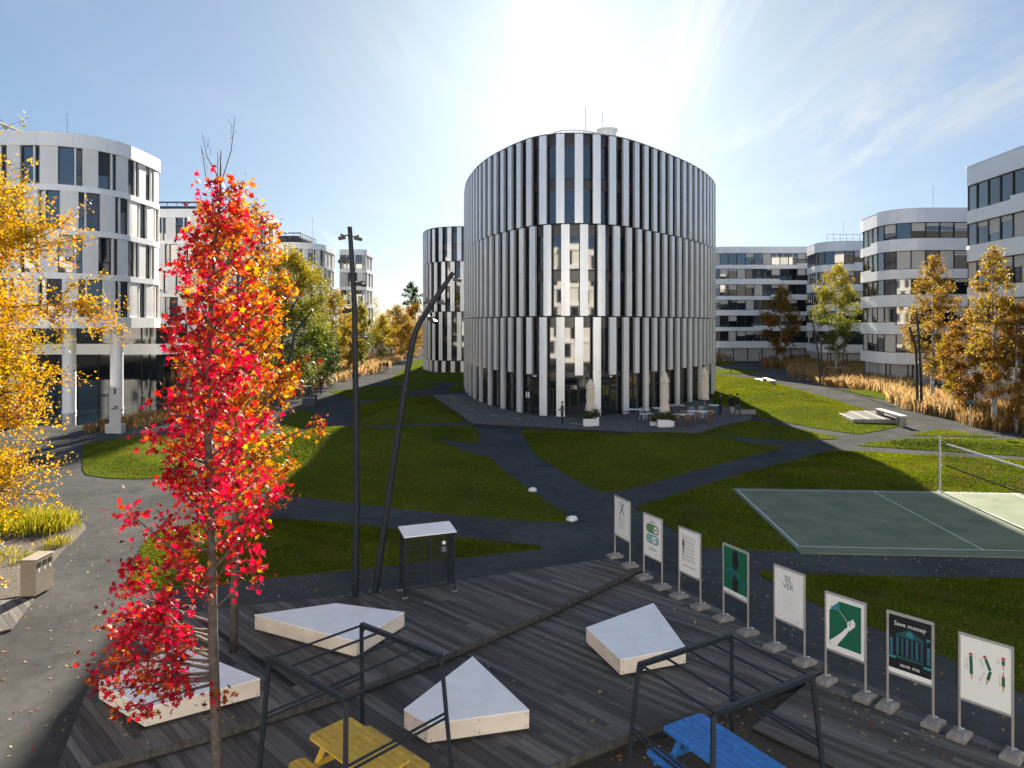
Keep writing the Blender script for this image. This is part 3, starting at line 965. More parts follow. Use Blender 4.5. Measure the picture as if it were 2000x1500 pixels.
o1, lp1, zs1 = office_panel('office_building', 'nearest white panelled office raised on round columns over the pond', (-34.5, 59.3), 5.2, -72, 73.6, 23.75, 22.0, seed=11)
# columns, recessed glazed storeys and their white band
for (px, Y, r_) in ((135, 63.5, .55), (228, 66.0, .55), (30, 63.0, .55), (-60, 63.0, .55)):
    X = (px - 1000) / FOC * Y
    b = MB(); b.lathe([(r_ + .03, -.55), (r_ + .03, -.1), (r_, 0), (r_, zs1 + .05)], (X, Y, 0), 20); b.build('column', 'band_white', o1, smooth=False)
lower = Path(rounded([(-72, 79), (-38.2, 79), (-38.2, 84)], [0, 1.5, 0]))
b = MB(); cbox(b, lower, 0, lower.L, -.5, zs1 + .04, -.5, -.25, 30); b.build('recessed_wall', 'glass_dark', o1)
b = MB(); cbox(b, lower, 0, lower.L, 4.3, 5.45, -.24, .45, 30); b.build('band_panel', 'band_white', o1)
s = 14.0
while s < lower.L - 2:
    for (za, zc2) in ((-.2, 4.28), (5.47, zs1)):
        b = MB(); cbox(b, lower, s, s + .07, za, zc2, -.24, -.12, 1); w = b.build('window', 'frame_dark', o1)
        b = MB(); cbox(b, lower, s + .09, s + 2.3, za + .05, zc2 - .05, -.245, -.2, 1, tilt=random.uniform(-.01, .01)); b.build('pane', 'glass_dark', w)
    s += 2.4
def roof_screen(root, x0, x1, y0, y1, z0, z1, n):
    b = MB()
    for (a, c2) in (((x0, y0), (x1, y0)), ((x1, y0), (x1, y1)), ((x0, y0), (x0, y1))):
        for z in (z0 + .1, z1): b.bar((*a, z), (*c2, z), .18, .2)
        L_ = math.hypot(c2[0] - a[0], c2[1] - a[1]); k = max(1, int(L_ / 1.4))
        for i in range(k + 1):
            t = i / k; b.bar((a[0] + (c2[0] - a[0]) * t, a[1] + (c2[1] - a[1]) * t, z0), (a[0] + (c2[0] - a[0]) * t, a[1] + (c2[1] - a[1]) * t, z1), .09)
    b.box(((x0 + x1) / 2, (y0 + y1) / 2, (z0 + z1 - .5) / 2), (abs(x1 - x0) - .6, abs(y1 - y0) - .6, z1 - z0 - .5))
    b.build('roof_screen', 'roof_plant', root)
roof_screen(o1, -62, -46.2, 62, 71, 23.3, 25.8, 0)
b = MB(); b.tube([(-40, 64, 23.3), (-40, 64, 26.6)], .03, 5); b.build('mast', 'steel_galv', o1)
o2, lp2, _ = office_panel('office_building', 'second white panelled office behind the red maple', (-36.3, 99.4), 6.0, -80, 115.4, 23.75, 24.0, rows=5, seed=12)
roof_screen(o2, -60, -45.5, 103, 112, 23.3, 25.3, 0)
o3, lp3, _ = office_panel('office_building', 'third white panelled office above the yellow birches', (-38.0, 139.3), 6.0, -80, 158, 23.75, 28.0, rows=5, seed=13)
roof_screen(o3, -60, -42.5, 143, 154, 23.3, 26.0, 0)
b = MB(); b.tube([(-41.5, 148, 23.3), (-41.5, 148, 30)], .03, 5); b.build('mast', 'steel_galv', o3)
o4, lp4, _ = office_panel('office_building', 'farthest white panelled office with a sharp corner', (-31.3, 152.3), .3, -37, 161, 23.7, .2, rows=5, row_h=3.0, band_h=.75, period=3.3, wwin=2.1, seed=14)

# ------------------------------------------------------------------ banded offices on the right
def office_band(name, label, corners, radii, s_a, s_b, ztop, par, win_h, pitch, rows, seed=1, pw=1.75, back=None, base_mat='concrete_pale', step=True):
    rnd = random.Random(seed)
    path = Path(rounded(corners, radii))
    p0 = path.at(path.L / 2)[0]
    root = empty(name, (p0[0], p0[1], 0), label, 'building')
    ins = [tuple(path.at(s, -.5)[0]) for s in np.linspace(0, path.L, 70)] + (back or [])
    zlow = ztop - par - (rows - 1) * pitch - win_h
    b = MB(); b.prism(ins, .0, ztop - .4); b.build('core', 'frame_dark', root)
    b = MB(); b.prism([tuple(path.at(s, -.2)[0]) for s in np.linspace(0, path.L, 70)] + (back or []), ztop - .38, ztop - .25); b.build('roof', 'roof_grey', root)
    def ring(z0, z1, d0, d1, nm, mt, w):
        n = max(1, int(round((s_b - s_a) / w))); pl = (s_b - s_a) / n
        for k in range(n):
            b = MB(); cbox(b, path, s_a + k * pl + .006, s_a + (k + 1) * pl - .006, z0, z1, d0, d1, 3); b.build(nm, mt, root)
    ring(ztop - par, ztop, -.45, 0, 'parapet_panel', 'band_white', 3.4)
    b = MB(); cbox(b, path, s_a, s_b, ztop + .002, ztop + .05, -.46, .02, 60); b.build('parapet_cap', 'parapet_cap', root)
    z = ztop - par
    for r_i in range(rows):
        z0 = z - win_h
        k = int((s_b - s_a) / pw); w = (s_b - s_a) / k
        cutk = rnd.randint(2, k - 2)
        for i in range(k):
            a = s_a + i * w
            tall = .32 if (step and (i < cutk) == (r_i % 2 == 0)) else 0.0
            b = MB()
            cbox(b, path, a, a + .13, z0 - tall, z, -.5, -.17, 1); cbox(b, path, a + .13, a + w, z0 - tall, z0 - tall + .07, -.5, -.19, 1); cbox(b, path, a + .13, a + w, z - .07, z, -.5, -.19, 1)
            win = b.build('window', 'frame_dark', root)
            b = MB()
            g = 'glass_blue' if rnd.random() < .55 else 'glass'
            cbox(b, path, a + .13, a + w, z0 - tall + .07, z - .07, -.5, -.26, 1, 0, tilt=rnd.uniform(-.02, .02))
            hb = rnd.random()
            if hb < .42: cbox(b, path, a + .15, a + w - .02, z0 - tall + .08 if hb < .14 else z0 + win_h * rnd.uniform(.35, .8), z - .08, -.27, -.252, 1, 1)
            b.build('pane', [g, 'blind'], win)
        zn = z - pitch
        zz = zn if r_i < rows - 1 else zlow - (pitch - win_h) - .25
        n = max(1, int(round((s_b - s_a) / 3.4))); pl = (s_b - s_a) / n
        for q in range(n):
            a = s_a + q * pl
            b = MB(); cbox(b, path, a + .006, a + pl - .006, zz, z0 - (.32 if step else 0) - .004, -.45, 0, 3)
            b.build('band_panel', 'band_white', root)
        if step:                                       # upstands where the sill is not lowered
            ks = [i for i in range(k) if not ((i < cutk) == (r_i % 2 == 0))]
            b = MB(); cbox(b, path, s_a + ks[0] * w + .005, s_a + (ks[-1] + 1) * w - .005, z0 - .32, z0, -.44, -.003, 24); b.build('sill_panel', 'band_white', root)
        z = zn
    zg = zlow - (pitch - win_h) - .25
    n = int((s_b - s_a) / 3.0); pl = (s_b - s_a) / n
    for q in range(n):
        b = MB(); cbox(b, path, s_a + q * pl + .12, s_a + (q + 1) * pl - .12, 0, zg, -.8, -.46, 2); b.build('base_panel', base_mat, root)
    return root, path
r1, rp1 = office_band('office_building', 'nearest banded white office at the right edge', [(57, 72), (43.2, 68.2), (42.4, 55.2), (90, 55.2)], [0, 1.0, 4.5, 0], 9.0, 44.0, 22.5, 1.75, 2.1, 3.6, 5, 21, back=[(90, 72)])
r2, rp2 = office_band('office_building', 'second banded white office behind the orange birch', [(66, 106), (49.9, 102.2), (48.3, 91), (100, 91)], [0, .8, 4.0, 0], 10.0, 50.0, 22.5, 1.77, 2.05, 3.6, 5, 22, back=[(100, 106)])
r3, rp3 = office_band('office_building', 'third banded white office behind the green birch', [(72, 141), (57.0, 138), (55.3, 127), (100, 127)], [0, .8, 4.0, 0], 10.0, 44.0, 22.5, 1.7, 2.05, 3.6, 5, 23, back=[(100, 141)])
r4, rp4 = office_band('office_building', 'farthest banded white office beyond the sunlit path', [(40, 165), (43.0, 148.3), (72, 148.3)], [0, .8, 0], 8.0, 44.0, 23.8, 1.3, 2.1, 3.25, 6, 24, back=[(72, 165)])
for (root, X, Y, z0, z1) in ((r2, 56.8, 96, 22.2, 26.3), (r3, 61, 131, 22.2, 26.5), (r4, 50, 152, 23.4, 26.5)):
    b = MB(); b.tube([(X, Y, z0), (X, Y, z1)], .025, 5); b.build('mast', 'steel_galv', root)
b = MB()
for i in range(14):
    b.bar((58 + i * 1.2, 131, 22.2), (58 + i * 1.2, 131, 24.2), .06)
    if i < 13:
        b.bar((58 + i * 1.2, 131, 24.2), (59.2 + i * 1.2, 131, 24.2), .07); b.bar((58 + i * 1.2, 131, 23.4), (59.2 + i * 1.2, 131, 23.4), .05)
b.build('roof_railing', 'steel_galv', r3)

# offices behind the viewer: middle one mirrored in the glass, outer two added for bounce
def rear_office(label, cx, w, y, h):
    root = empty('office_building', (cx, y, 0), label, 'building')
    b = MB(); b.box((cx, y - 7, h / 2), (w, 12, h)); b.build('core', 'panel_white', root)
    pth = Path([(cx + w / 2, y - .9), (cx - w / 2, y - .9)])
    for r_i in range(6):
        z1 = h - 1.3 - r_i * 3.7
        b = MB(); cbox(b, pth, 0, w, z1 + .004, z1 + .8, -.1, .35, 1); b.build('band_panel', 'band_white', root)
        if z1 - 2.8 < 0: continue
        for i in range(int(w / 3.8) - 1):
            s = 1 + i * 3.8 + (1.6 if r_i % 2 else 0)
            b = MB(); cbox(b, pth, s, s + 1.7, z1 - 2.8, z1, -.1, .05, 1); b.build('window', 'glass', root)
rear_office('white office across the court, mirrored in the round building\'s glass', 2, 66, -26, 23.7)
rear_office('white office mirrored at the left of the round building\'s glass', -72, 60, -20, 23.7)
rear_office('white office mirrored at the right of the round building\'s glass', 76, 60, -20, 23.7)
# ------------------------------------------------------------------ white seating blocks on the decks
def seat_block(label, top_pix, zd, h=.40, lift=.07):
    zt = zd + h
    top = [gp(x, y, zt) for x, y in top_pix]
    c_ = sum(top, Vector()) / len(top)
    if poly_area([p.xy for p in top]) < 0: top = top[::-1]
    root = empty('seat_block', (c_.x, c_.y, zd), label, 'seat block', 'white seat blocks on the decks')
    n = len(top)
    b = MB(); b.prism([tuple(c_.xy.lerp(p.xy, .90)) for p in top], zd + .004, zd + lift + .01); b.build('plinth', 'joist', root)
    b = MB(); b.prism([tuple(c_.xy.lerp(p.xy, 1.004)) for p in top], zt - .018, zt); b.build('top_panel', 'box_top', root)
    for i in range(n):
        a, q = top[i], top[(i + 1) % n]
        d = (q - a).normalized(); s = Vector((-d.y, d.x, 0)) * .018
        e = d * .004
        b = MB()
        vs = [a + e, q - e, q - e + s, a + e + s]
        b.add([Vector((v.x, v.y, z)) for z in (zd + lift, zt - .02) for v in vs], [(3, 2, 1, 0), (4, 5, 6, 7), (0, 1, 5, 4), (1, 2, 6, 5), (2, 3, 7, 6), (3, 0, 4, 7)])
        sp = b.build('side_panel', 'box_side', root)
        L = (q - a).length
        for t in (.06, L / 2, L - .06):
            for z in (zd + lift + .05, zt - .06):
                b = MB(); pp = a + d * t - s.normalized() * .002
                b.box((pp.x, pp.y, z), (.016, .016, .016), rz=math.atan2(d.y, d.x)); b.build('screw', 'steel_black', sp)
    return root
seat_block('long white seat block below the lamp poles', [(497.5, 1200.5), (656.5, 1178), (790, 1195.5), (695.5, 1252.5)], ZU)
seat_block('white seat block beneath the low maple branch', [(193, 1330), (352, 1262), (508, 1325), (283, 1383)], ZU)
seat_block('pointed white seat block beside the yellow picnic table', [(923, 1282), (1033.6, 1386.5), (835, 1413.5), (789, 1385)], ZM)
seat_block('white seat block behind the blue picnic table', [(1144.5, 1225.5), (1276.5, 1178), (1339.5, 1264.5), (1212, 1287)], ZM)

# ------------------------------------------------------------------ pergola frames
def pergola(label, pix, zt, zf, splay):
    P4 = [gp(x, y, zt) for x, y in pix]
    cen = sum(P4, Vector()) / 4
    root = empty('pergola', (cen.x, cen.y, zf), label, 'pergola', 'dark steel pergola frames over the picnic tables')
    p0, p1, p2, p3 = P4
    for a, c_ in ((p0, p3), (p1, p2)):
        b = MB(); b.bar(a, c_, .075, .075); b.build('beam', 'steel_dark', root)
    for k in range(5):
        t = .015 + .97 * k / 4
        b = MB(); b.tube([p0.lerp(p3, t), p1.lerp(p2, t)], .021, 8); b.build('rail', 'steel_dark', root)
    legs = []
    for p in P4:
        o = (p - cen); o.z = 0; o.normalize()
        f = Vector((p.x, p.y, zf)) + o * splay
        legs.append((p, f))
        b = MB(); b.bar(p - Vector((0, 0, .02)), f, .064, .064); b.build('leg', 'steel_dark', root)
        b = MB(); b.box((f.x, f.y, zf + .006), (.13, .13, .012)); b.build('foot_plate', 'steel_dark', root)
    for (i, j) in ((0, 1), (3, 2)):
        for zz in (1.00, .92):
            def on(k):
                a, f = legs[k]; t = (a.z - (zf + zz)) / (a.z - f.z); return a.lerp(f, t)
            b = MB(); b.tube([on(i), on(j)], .021, 8); b.build('side_rail', 'steel_dark', root)
    for i, (p, f) in enumerate(legs):            # corner gussets
        q = P4[{0: 3, 3: 0, 1: 2, 2: 1}[i]]
        d = (q - p).normalized() * .13
        a = p - Vector((0, 0, .03)); sdir = Vector((-d.y, d.x, 0)).normalized() * .02
        b = MB(); vs = [a - sdir, a + d - sdir, a - Vector((0, 0, .14)) - sdir, a + sdir, a + d + sdir, a - Vector((0, 0, .14)) + sdir]
        b.add(vs, [(0, 1, 2), (5, 4, 3), (0, 3, 4, 1), (1, 4, 5, 2), (2, 5, 3, 0)]); b.build('gusset', 'steel_dark', root)
pergola('dark steel pergola frame over the yellow picnic table', [(526, 1284.5), (706, 1220), (862, 1281.5), (676, 1367)], 2.2, ZM, .17)
pergola('dark steel pergola frame over the blue picnic table', [(1248, 1299), (1393.5, 1394), (1587, 1320), (1428, 1240.5)], 2.05, .02, .22)

# ------------------------------------------------------------------ picnic tables
def picnic_table(label, cen, long_dir, zf, L, mt, topw=.80):
    root = empty('picnic_table', (0, 0, 0), label, 'picnic table')
    def plank(x0, x1, y0, y1, z, nm, ch=None, th=.036):
        poly = [(x0, y0), (x1, y0), (x1, y1), (x0, y1)]
        if ch == 'lo': poly = [(x0 + .07, y0), (x1 - .07, y0), (x1, y0 + .07), (x1, y1), (x0, y1), (x0, y0 + .07)]
        if ch == 'hi': poly = [(x0, y0), (x1, y0), (x1, y1 - .07), (x1 - .07, y1), (x0 + .07, y1), (x0, y1 - .07)]
        b = MB(); b.prism(poly, z - th, z); b.build(nm, mt, root)
    n = 6
    pw = topw / n
    for i in range(n):
        plank(-L / 2, L / 2, -topw / 2 + i * pw, -topw / 2 + (i + 1) * pw - .012, .74, 'top_plank', 'lo' if i == 0 else 'hi' if i == n - 1 else None)
    for s in (-1, 1):
        for i in range(3):
            y0 = s * (topw / 2 + .22) - .15 + i * .102
            plank(-L / 2, L / 2, y0, y0 + .09, .45, 'seat_plank', 'lo' if i == 0 else 'hi' if i == 2 else None)
        for e in (-1, 1):
            b = MB(); b.bar((e * (L / 2 - .28), s * .22, .70), (e * (L / 2 - .28), s * (topw / 2 + .26), .0), .045, .095, up=(1, 0, 0)); b.build('leg', mt, root)
    for e in (-1, 1):
        x = e * (L / 2 - .235)
        b = MB(); b.box((x, 0, .37), (.04, topw + .70, .09)); b.build('cross_beam', mt, root)
        b = MB(); b.box((x, 0, .68), (.04, .7, .07)); b.build('cross_beam', mt, root)
    root.location = (cen[0], cen[1], zf)
    root.rotation_euler = (0, 0, math.atan2(long_dir[1], long_dir[0]))
picnic_table('yellow painted picnic table under the pergola', (-2.38, 11.1), (.73, -.68), ZM + .002, 1.7, 'yellow_paint')
picnic_table('blue painted picnic table under the pergola', (3.46, 11.42), (.5, -.867), .02, 2.1, 'blue_paint', .94)
b = MB(); rp_ = [(gp(1080, 1500, .0).xy), gp(1242, 1434, .0).xy, gp(1467, 1359, .0).xy, gp(1560, 1366, 0).xy, gp(1700, 1560, 0).xy, gp(1300, 1900, 0).xy]
b.prism([tuple(p) for p in rp_], -.02, .012)
tag(b.build('recess_floor', 'soil'), 'leaf-littered soil floor under the blue table', kind='structure')

# ------------------------------------------------------------------ lamp poles with spotlights
def spot(b, p, d, s=1.0):
    """one small floodlight on a short arm; d is the side it points to"""
    d = Vector(d).normalized(); s *= .8
    q = p + d * .16 * s
    b.bar(p, q, .04 * s)
    b.bar(q - Vector((0, 0, .05 * s)) - d * .02, q + d * .22 * s - Vector((0, 0, .10 * s)), .15 * s, .10 * s)
    b.bar(q - Vector((0, 0, .02 * s)), q + d * .16 * s - Vector((0, 0, -.03 * s)), .10 * s, .06 * s)
def lamp_pole(label, pts, rad, spots, group='bent dark lamp poles'):
    root = empty('lamp_pole', pts[0], label, 'lamp pole', group)
    b = MB(); b.tube(pts, rad, 12); b.build('pole', 'steel_dark', root)
    b = MB(); b.box((pts[0].x, pts[0].y, pts[0].z + .008), (.34, .34, .016)); b.build('base_plate', 'steel_dark', root)
    for p, d, s in spots:
        b = MB(); spot(b, p, d, s); b.build('spotlight', 'steel_black', root)
    return root
Y = 18.8
A_ = [gp(694, 1162, ZU)] + [at(x, y, Y) for x, y in ((696, 1000), (695, 800), (692.5, 600), (688, 520), (683, 443))]
lamp_pole('tall nearly straight dark lamp pole beside the wire cage', A_, [.092, .086, .08, .072, .066, .06],
          [(at(684, 462, Y), (1, 0, 0), 1), (at(684, 460, Y), (-1, 0, 0), 1), (at(687, 505, Y), (-1, -.3, 0), 1.15), (at(692, 552, Y), (1, -.3, 0), 1), (at(693, 603, Y), (-1, .2, 0), 1.1), (at(694, 655, Y), (1, .2, 0), 1)])
Y = 19.05
B_ = [gp(733, 1155, ZU)] + [at(x, y, Y) for x, y in ((769, 900), (794, 735), (806, 668), (811, 648), (822, 626), (885, 532))]
lamp_pole('leaning dark lamp pole with a sharp elbow', B_, [.09, .084, .08, .078, .078, .074, .06],
          [(at(879, 543, Y), (1, -.2, 0), 1), (at(850, 586, Y), (-1, -.2, 0), 1), (at(850, 588, Y), (1, .2, 0), .9), (at(830, 615, Y), (1, -.3, -.4), 1.1)])
def far_pole(label, base, pix, r0=.11):
    p = gp(*base)
    pts = [p] + [at(x, y, p.y) for x, y in pix]
    lamp_pole(label, pts, [r0 * (1 - .35 * i / (len(pts) - 1)) for i in range(len(pts))],
              [(pts[-1] + Vector((0, 0, -.5)), (1, 0, 0), 1), (pts[-1].lerp(pts[-2], .4), (-1, 0, 0), 1)])
far_pole('dark lamp pole leaning right against the green birch', (540, 790), [(549, 680), (557, 625), (583, 580)])
far_pole('second dark lamp pole leaning right under the green birch', (548, 796), [(565, 700), (575, 650), (610, 605)])
far_pole('dark lamp pole in front of the golden grasses behind the tall pole', (709, 719), [(710, 640), (717, 590)], .13)
far_pole('dark lamp pole paired with another among the far birches', (705, 719), [(705, 660), (706, 600)], .13)
far_pole('thin bent lamp pole between far birches, left of the paved walk', (727, 690), [(730, 655), (745, 628)], .14)
far_pole('thin straight lamp pole at the far golden grasses', (764, 697), [(766, 650), (770, 632)], .14)
far_pole('dark lamp pole behind the red maple crown', (503, 760), [(500, 680), (497, 640)])
far_pole('dark lamp pole leaning left on the right-hand grass bed', (1603, 753), [(1598, 690), (1590, 640), (1581, 605)])
far_pole('dark lamp pole standing straight on the right-hand grass bed', (1606, 752), [(1604, 690), (1603, 655)])
far_pole('dark lamp pole with bent tip before the orange birch', (1792, 801), [(1791, 730), (1789, 680), (1776, 638)], .12)
far_pole('tall slim dark lamp pole before the orange birch', (1801, 803), [(1798, 730), (1795, 660), (1790, 608)], .12)

# ------------------------------------------------------------------ wire cage with a white roof
def cage():
    fl, fr, bl = gp(791.5, 1168, ZU), gp(888, 1154, ZU), gp(781, 1153, ZU)
    ex = (fr - fl); W = ex.length; ex.normalize()
    ey = Vector((-ex.y, ex.x, 0)); Dp = max(.42, (bl - fl).dot(ey))
    root = empty('wire_cage', (0, 0, 0), 'dark wire cage kiosk with a sloping white roof on the upper deck', 'cage')
    H0, H1 = 1.58, 1.66
    t = .045
    for x in (0, W):
        for y in (0, Dp):
            b = MB(); b.box((x, y, (H0 if y == 0 else H1) / 2), (t, t, (H0 if y == 0 else H1))); b.build('post', 'steel_dark', root)
            b = MB(); b.box((x, y, .004), (.12, .12, .008)); b.build('foot_plate', 'steel_galv', root)
    b = MB(); b.box((W / 2, 0, (H0 + .2) / 2), (t, t, H0 - .25)); b.build('post', 'steel_dark', root)
    for (a, c_) in (((0, 0), (W, 0)), ((0, Dp), (W, Dp)), ((0, 0), (0, Dp)), ((W, 0), (W, Dp))):
        for z in (.22, H0 - .03):
            b = MB(); b.bar((*a, z), (*c_, z), .04); b.build('rail', 'steel_dark', root)
    b = MB()
    for (a, c_) in (((0, 0), (W, 0)), ((0, Dp), (W, Dp)), ((0, 0), (0, Dp)), ((W, 0), (W, Dp))):
        a, c_ = Vector(a), Vector(c_); n = int((c_ - a).length / .05)
        for i in range(1, n):
            p = a.lerp(c_, i / n); b.bar((*p, .22), (*p, H0), .008)
        for k in range(1, 7):
            z = .22 + (H0 - .22) * k / 7; b.bar((*a, z), (*c_, z), .008)
    tag(b.build('wire_mesh', 'steel_dark', root), kind='stuff')
    b = MB(); vs = [(-.04, -.05, H0), (W + .04, -.05, H0), (W + .04, Dp + .05, H1 + .02), (-.04, Dp + .05, H1 + .02)]
    b.add(vs + [(x, y, z + .03) for x, y, z in vs], [(3, 2, 1, 0), (4, 5, 6, 7), (0, 1, 5, 4), (1, 2, 6, 5), (2, 3, 7, 6), (3, 0, 4, 7)]); b.build('roof', 'box_top', root)
    b = MB(); b.box((W * .77, -.03, 1.23), (.22, .008, .38)); pl = b.build('sign_plate', 'poster_black', root)
    b = MB(); b.lathe([(.05, 0), (.05, .006)], (0, 0, 0), 16)
    b.v = [(x + W * .77, -.035 - z, y + 1.34) for x, y, z in b.v]; b.build('disc_print', 'paper', pl)
    for i in range(4):
        b = MB(); b.box((W * .77, -.0355, 1.22 - i * .035), (.12 - .02 * (i % 2), .002, .012)); b.build('print_line', 'ink_grey', pl)
    root.location = fl; root.rotation_euler = (0, 0, math.atan2(ex.y, ex.x))
cage()

# ------------------------------------------------------------------ poster stands
def flat(parent, poly, mt, y=-.0125, name='print'):
    b = MB(); n = len(poly)
    a = sum(poly[i][0] * poly[(i + 1) % n][1] - poly[(i + 1) % n][0] * poly[i][1] for i in range(n))
    if a < 0: poly = poly[::-1]
    b.add([(x, y, z) for x, z in poly], [tuple(range(n))]); return b.build(name, mt, parent)
def rect(x0, z0, x1, z1): return [(x0, z0), (x1, z0), (x1, z1), (x0, z1)]
def circ(x, z, r, n=24, a0=0, a1=360): return [(x + r * math.cos(R(a0 + (a1 - a0) * i / n)), z + r * math.sin(R(a0 + (a1 - a0) * i / n))) for i in range(n + (0 if a1 - a0 == 360 else 1))]
def pill(x0, x1, z, r, n=12): return circ(x1, z, r, n, -90, 90) + circ(x0, z, r, n, 90, 270)
def strip(pts, w):
    L, Rr = [], []
    for i, p in enumerate(pts):
        a = Vector(pts[max(i - 1, 0)]); c_ = Vector(pts[min(i + 1, len(pts) - 1)])
        d = (c_ - a).normalized(); ww = w[i] if isinstance(w, (list, tuple)) else w
        s = Vector((-d.y, d.x)) * ww / 2
        L.append(tuple(Vector(p) + s)); Rr.append(tuple(Vector(p) - s))
    return L + Rr[::-1]
def ptext(parent, body, x, z, size, mt, rot=0.0, y=-.0128, align='CENTER', sx=1.0, space=1.0, name='lettering'):
    cu = bpy.data.curves.new(name, 'FONT')
    cu.body = body; cu.size = size; cu.align_x = align; cu.align_y = 'CENTER'; cu.space_line = .85; cu.space_character = space
    cu.resolution_u = 2
    cu.materials.append(M[mt])
    tmp = bpy.data.objects.new(name, cu)
    me = bpy.data.meshes.new_from_object(tmp)
    bpy.data.objects.remove(tmp)
    if not me.materials: me.materials.append(M[mt])
    o = bpy.data.objects.new(name, me); col.objects.link(o); o.parent = parent
    o.location = (x, y, z); o.rotation_euler = (R(90), R(rot), 0); o.scale = (sx, 1, 1)
    return o
def hand(parent, x, z, s, flip, mt, y):
    """dark hand silhouette, fingers along -z (or +z when flipped)"""
    k = -1 if flip else 1
    def T(q): return [(x + px * s * 1.55, z + k * pz * s) for px, pz in q]
    flat(parent, T([(-.10, .55), (.10, .55), (.13, .2), (.15, .0), (.12, -.12), (-.12, -.12), (-.15, .0), (-.13, .2)]), mt, y)
    for i, (fx, fl) in enumerate(((-.095, .18), (-.032, .27), (.032, .29), (.095, .22))):
        flat(parent, T([(fx - .026, -.12), (fx + .026, -.12), (fx + .018, -.12 - fl), (fx - .018, -.12 - fl)]), mt, y - .0001 * (i + 1))
    flat(parent, T([(.14, .06), (.15, -.0), (.20, -.14), (.175, -.16), (.12, -.08)]), mt, y - .0006)
ST = [((1201, 1081), (1230.4, 1099), ZU), ((1257.4, 1122), (1293, 1141), ZM), ((1326.6, 1158), (1368, 1179), ZM), ((1413, 1201), (1461, 1228), ZM),
      ((1512.8, 1257), (1569.5, 1284.4), ZM), ((1612.8, 1321.4), (1690.5, 1353.7), ZL), ((1733.7, 1370.5), (1822.8, 1404), ZL), ((1874, 1427), (1978, 1467), ZL)]
STL = ['poster stand with a large X above small print, farthest in the row', 'poster stand with a green and a teal switch on white', 'poster stand with black barcode lines and a small figure',
       'poster stand with two black hands meeting on green', 'poster stand with the word SILVER on white', 'poster stand with a white hand pulling a thread on green',
       'poster stand reading Save money save me on black', 'poster stand with green pencils on white, nearest in the row']
ZB, ZT = .70, 1.92
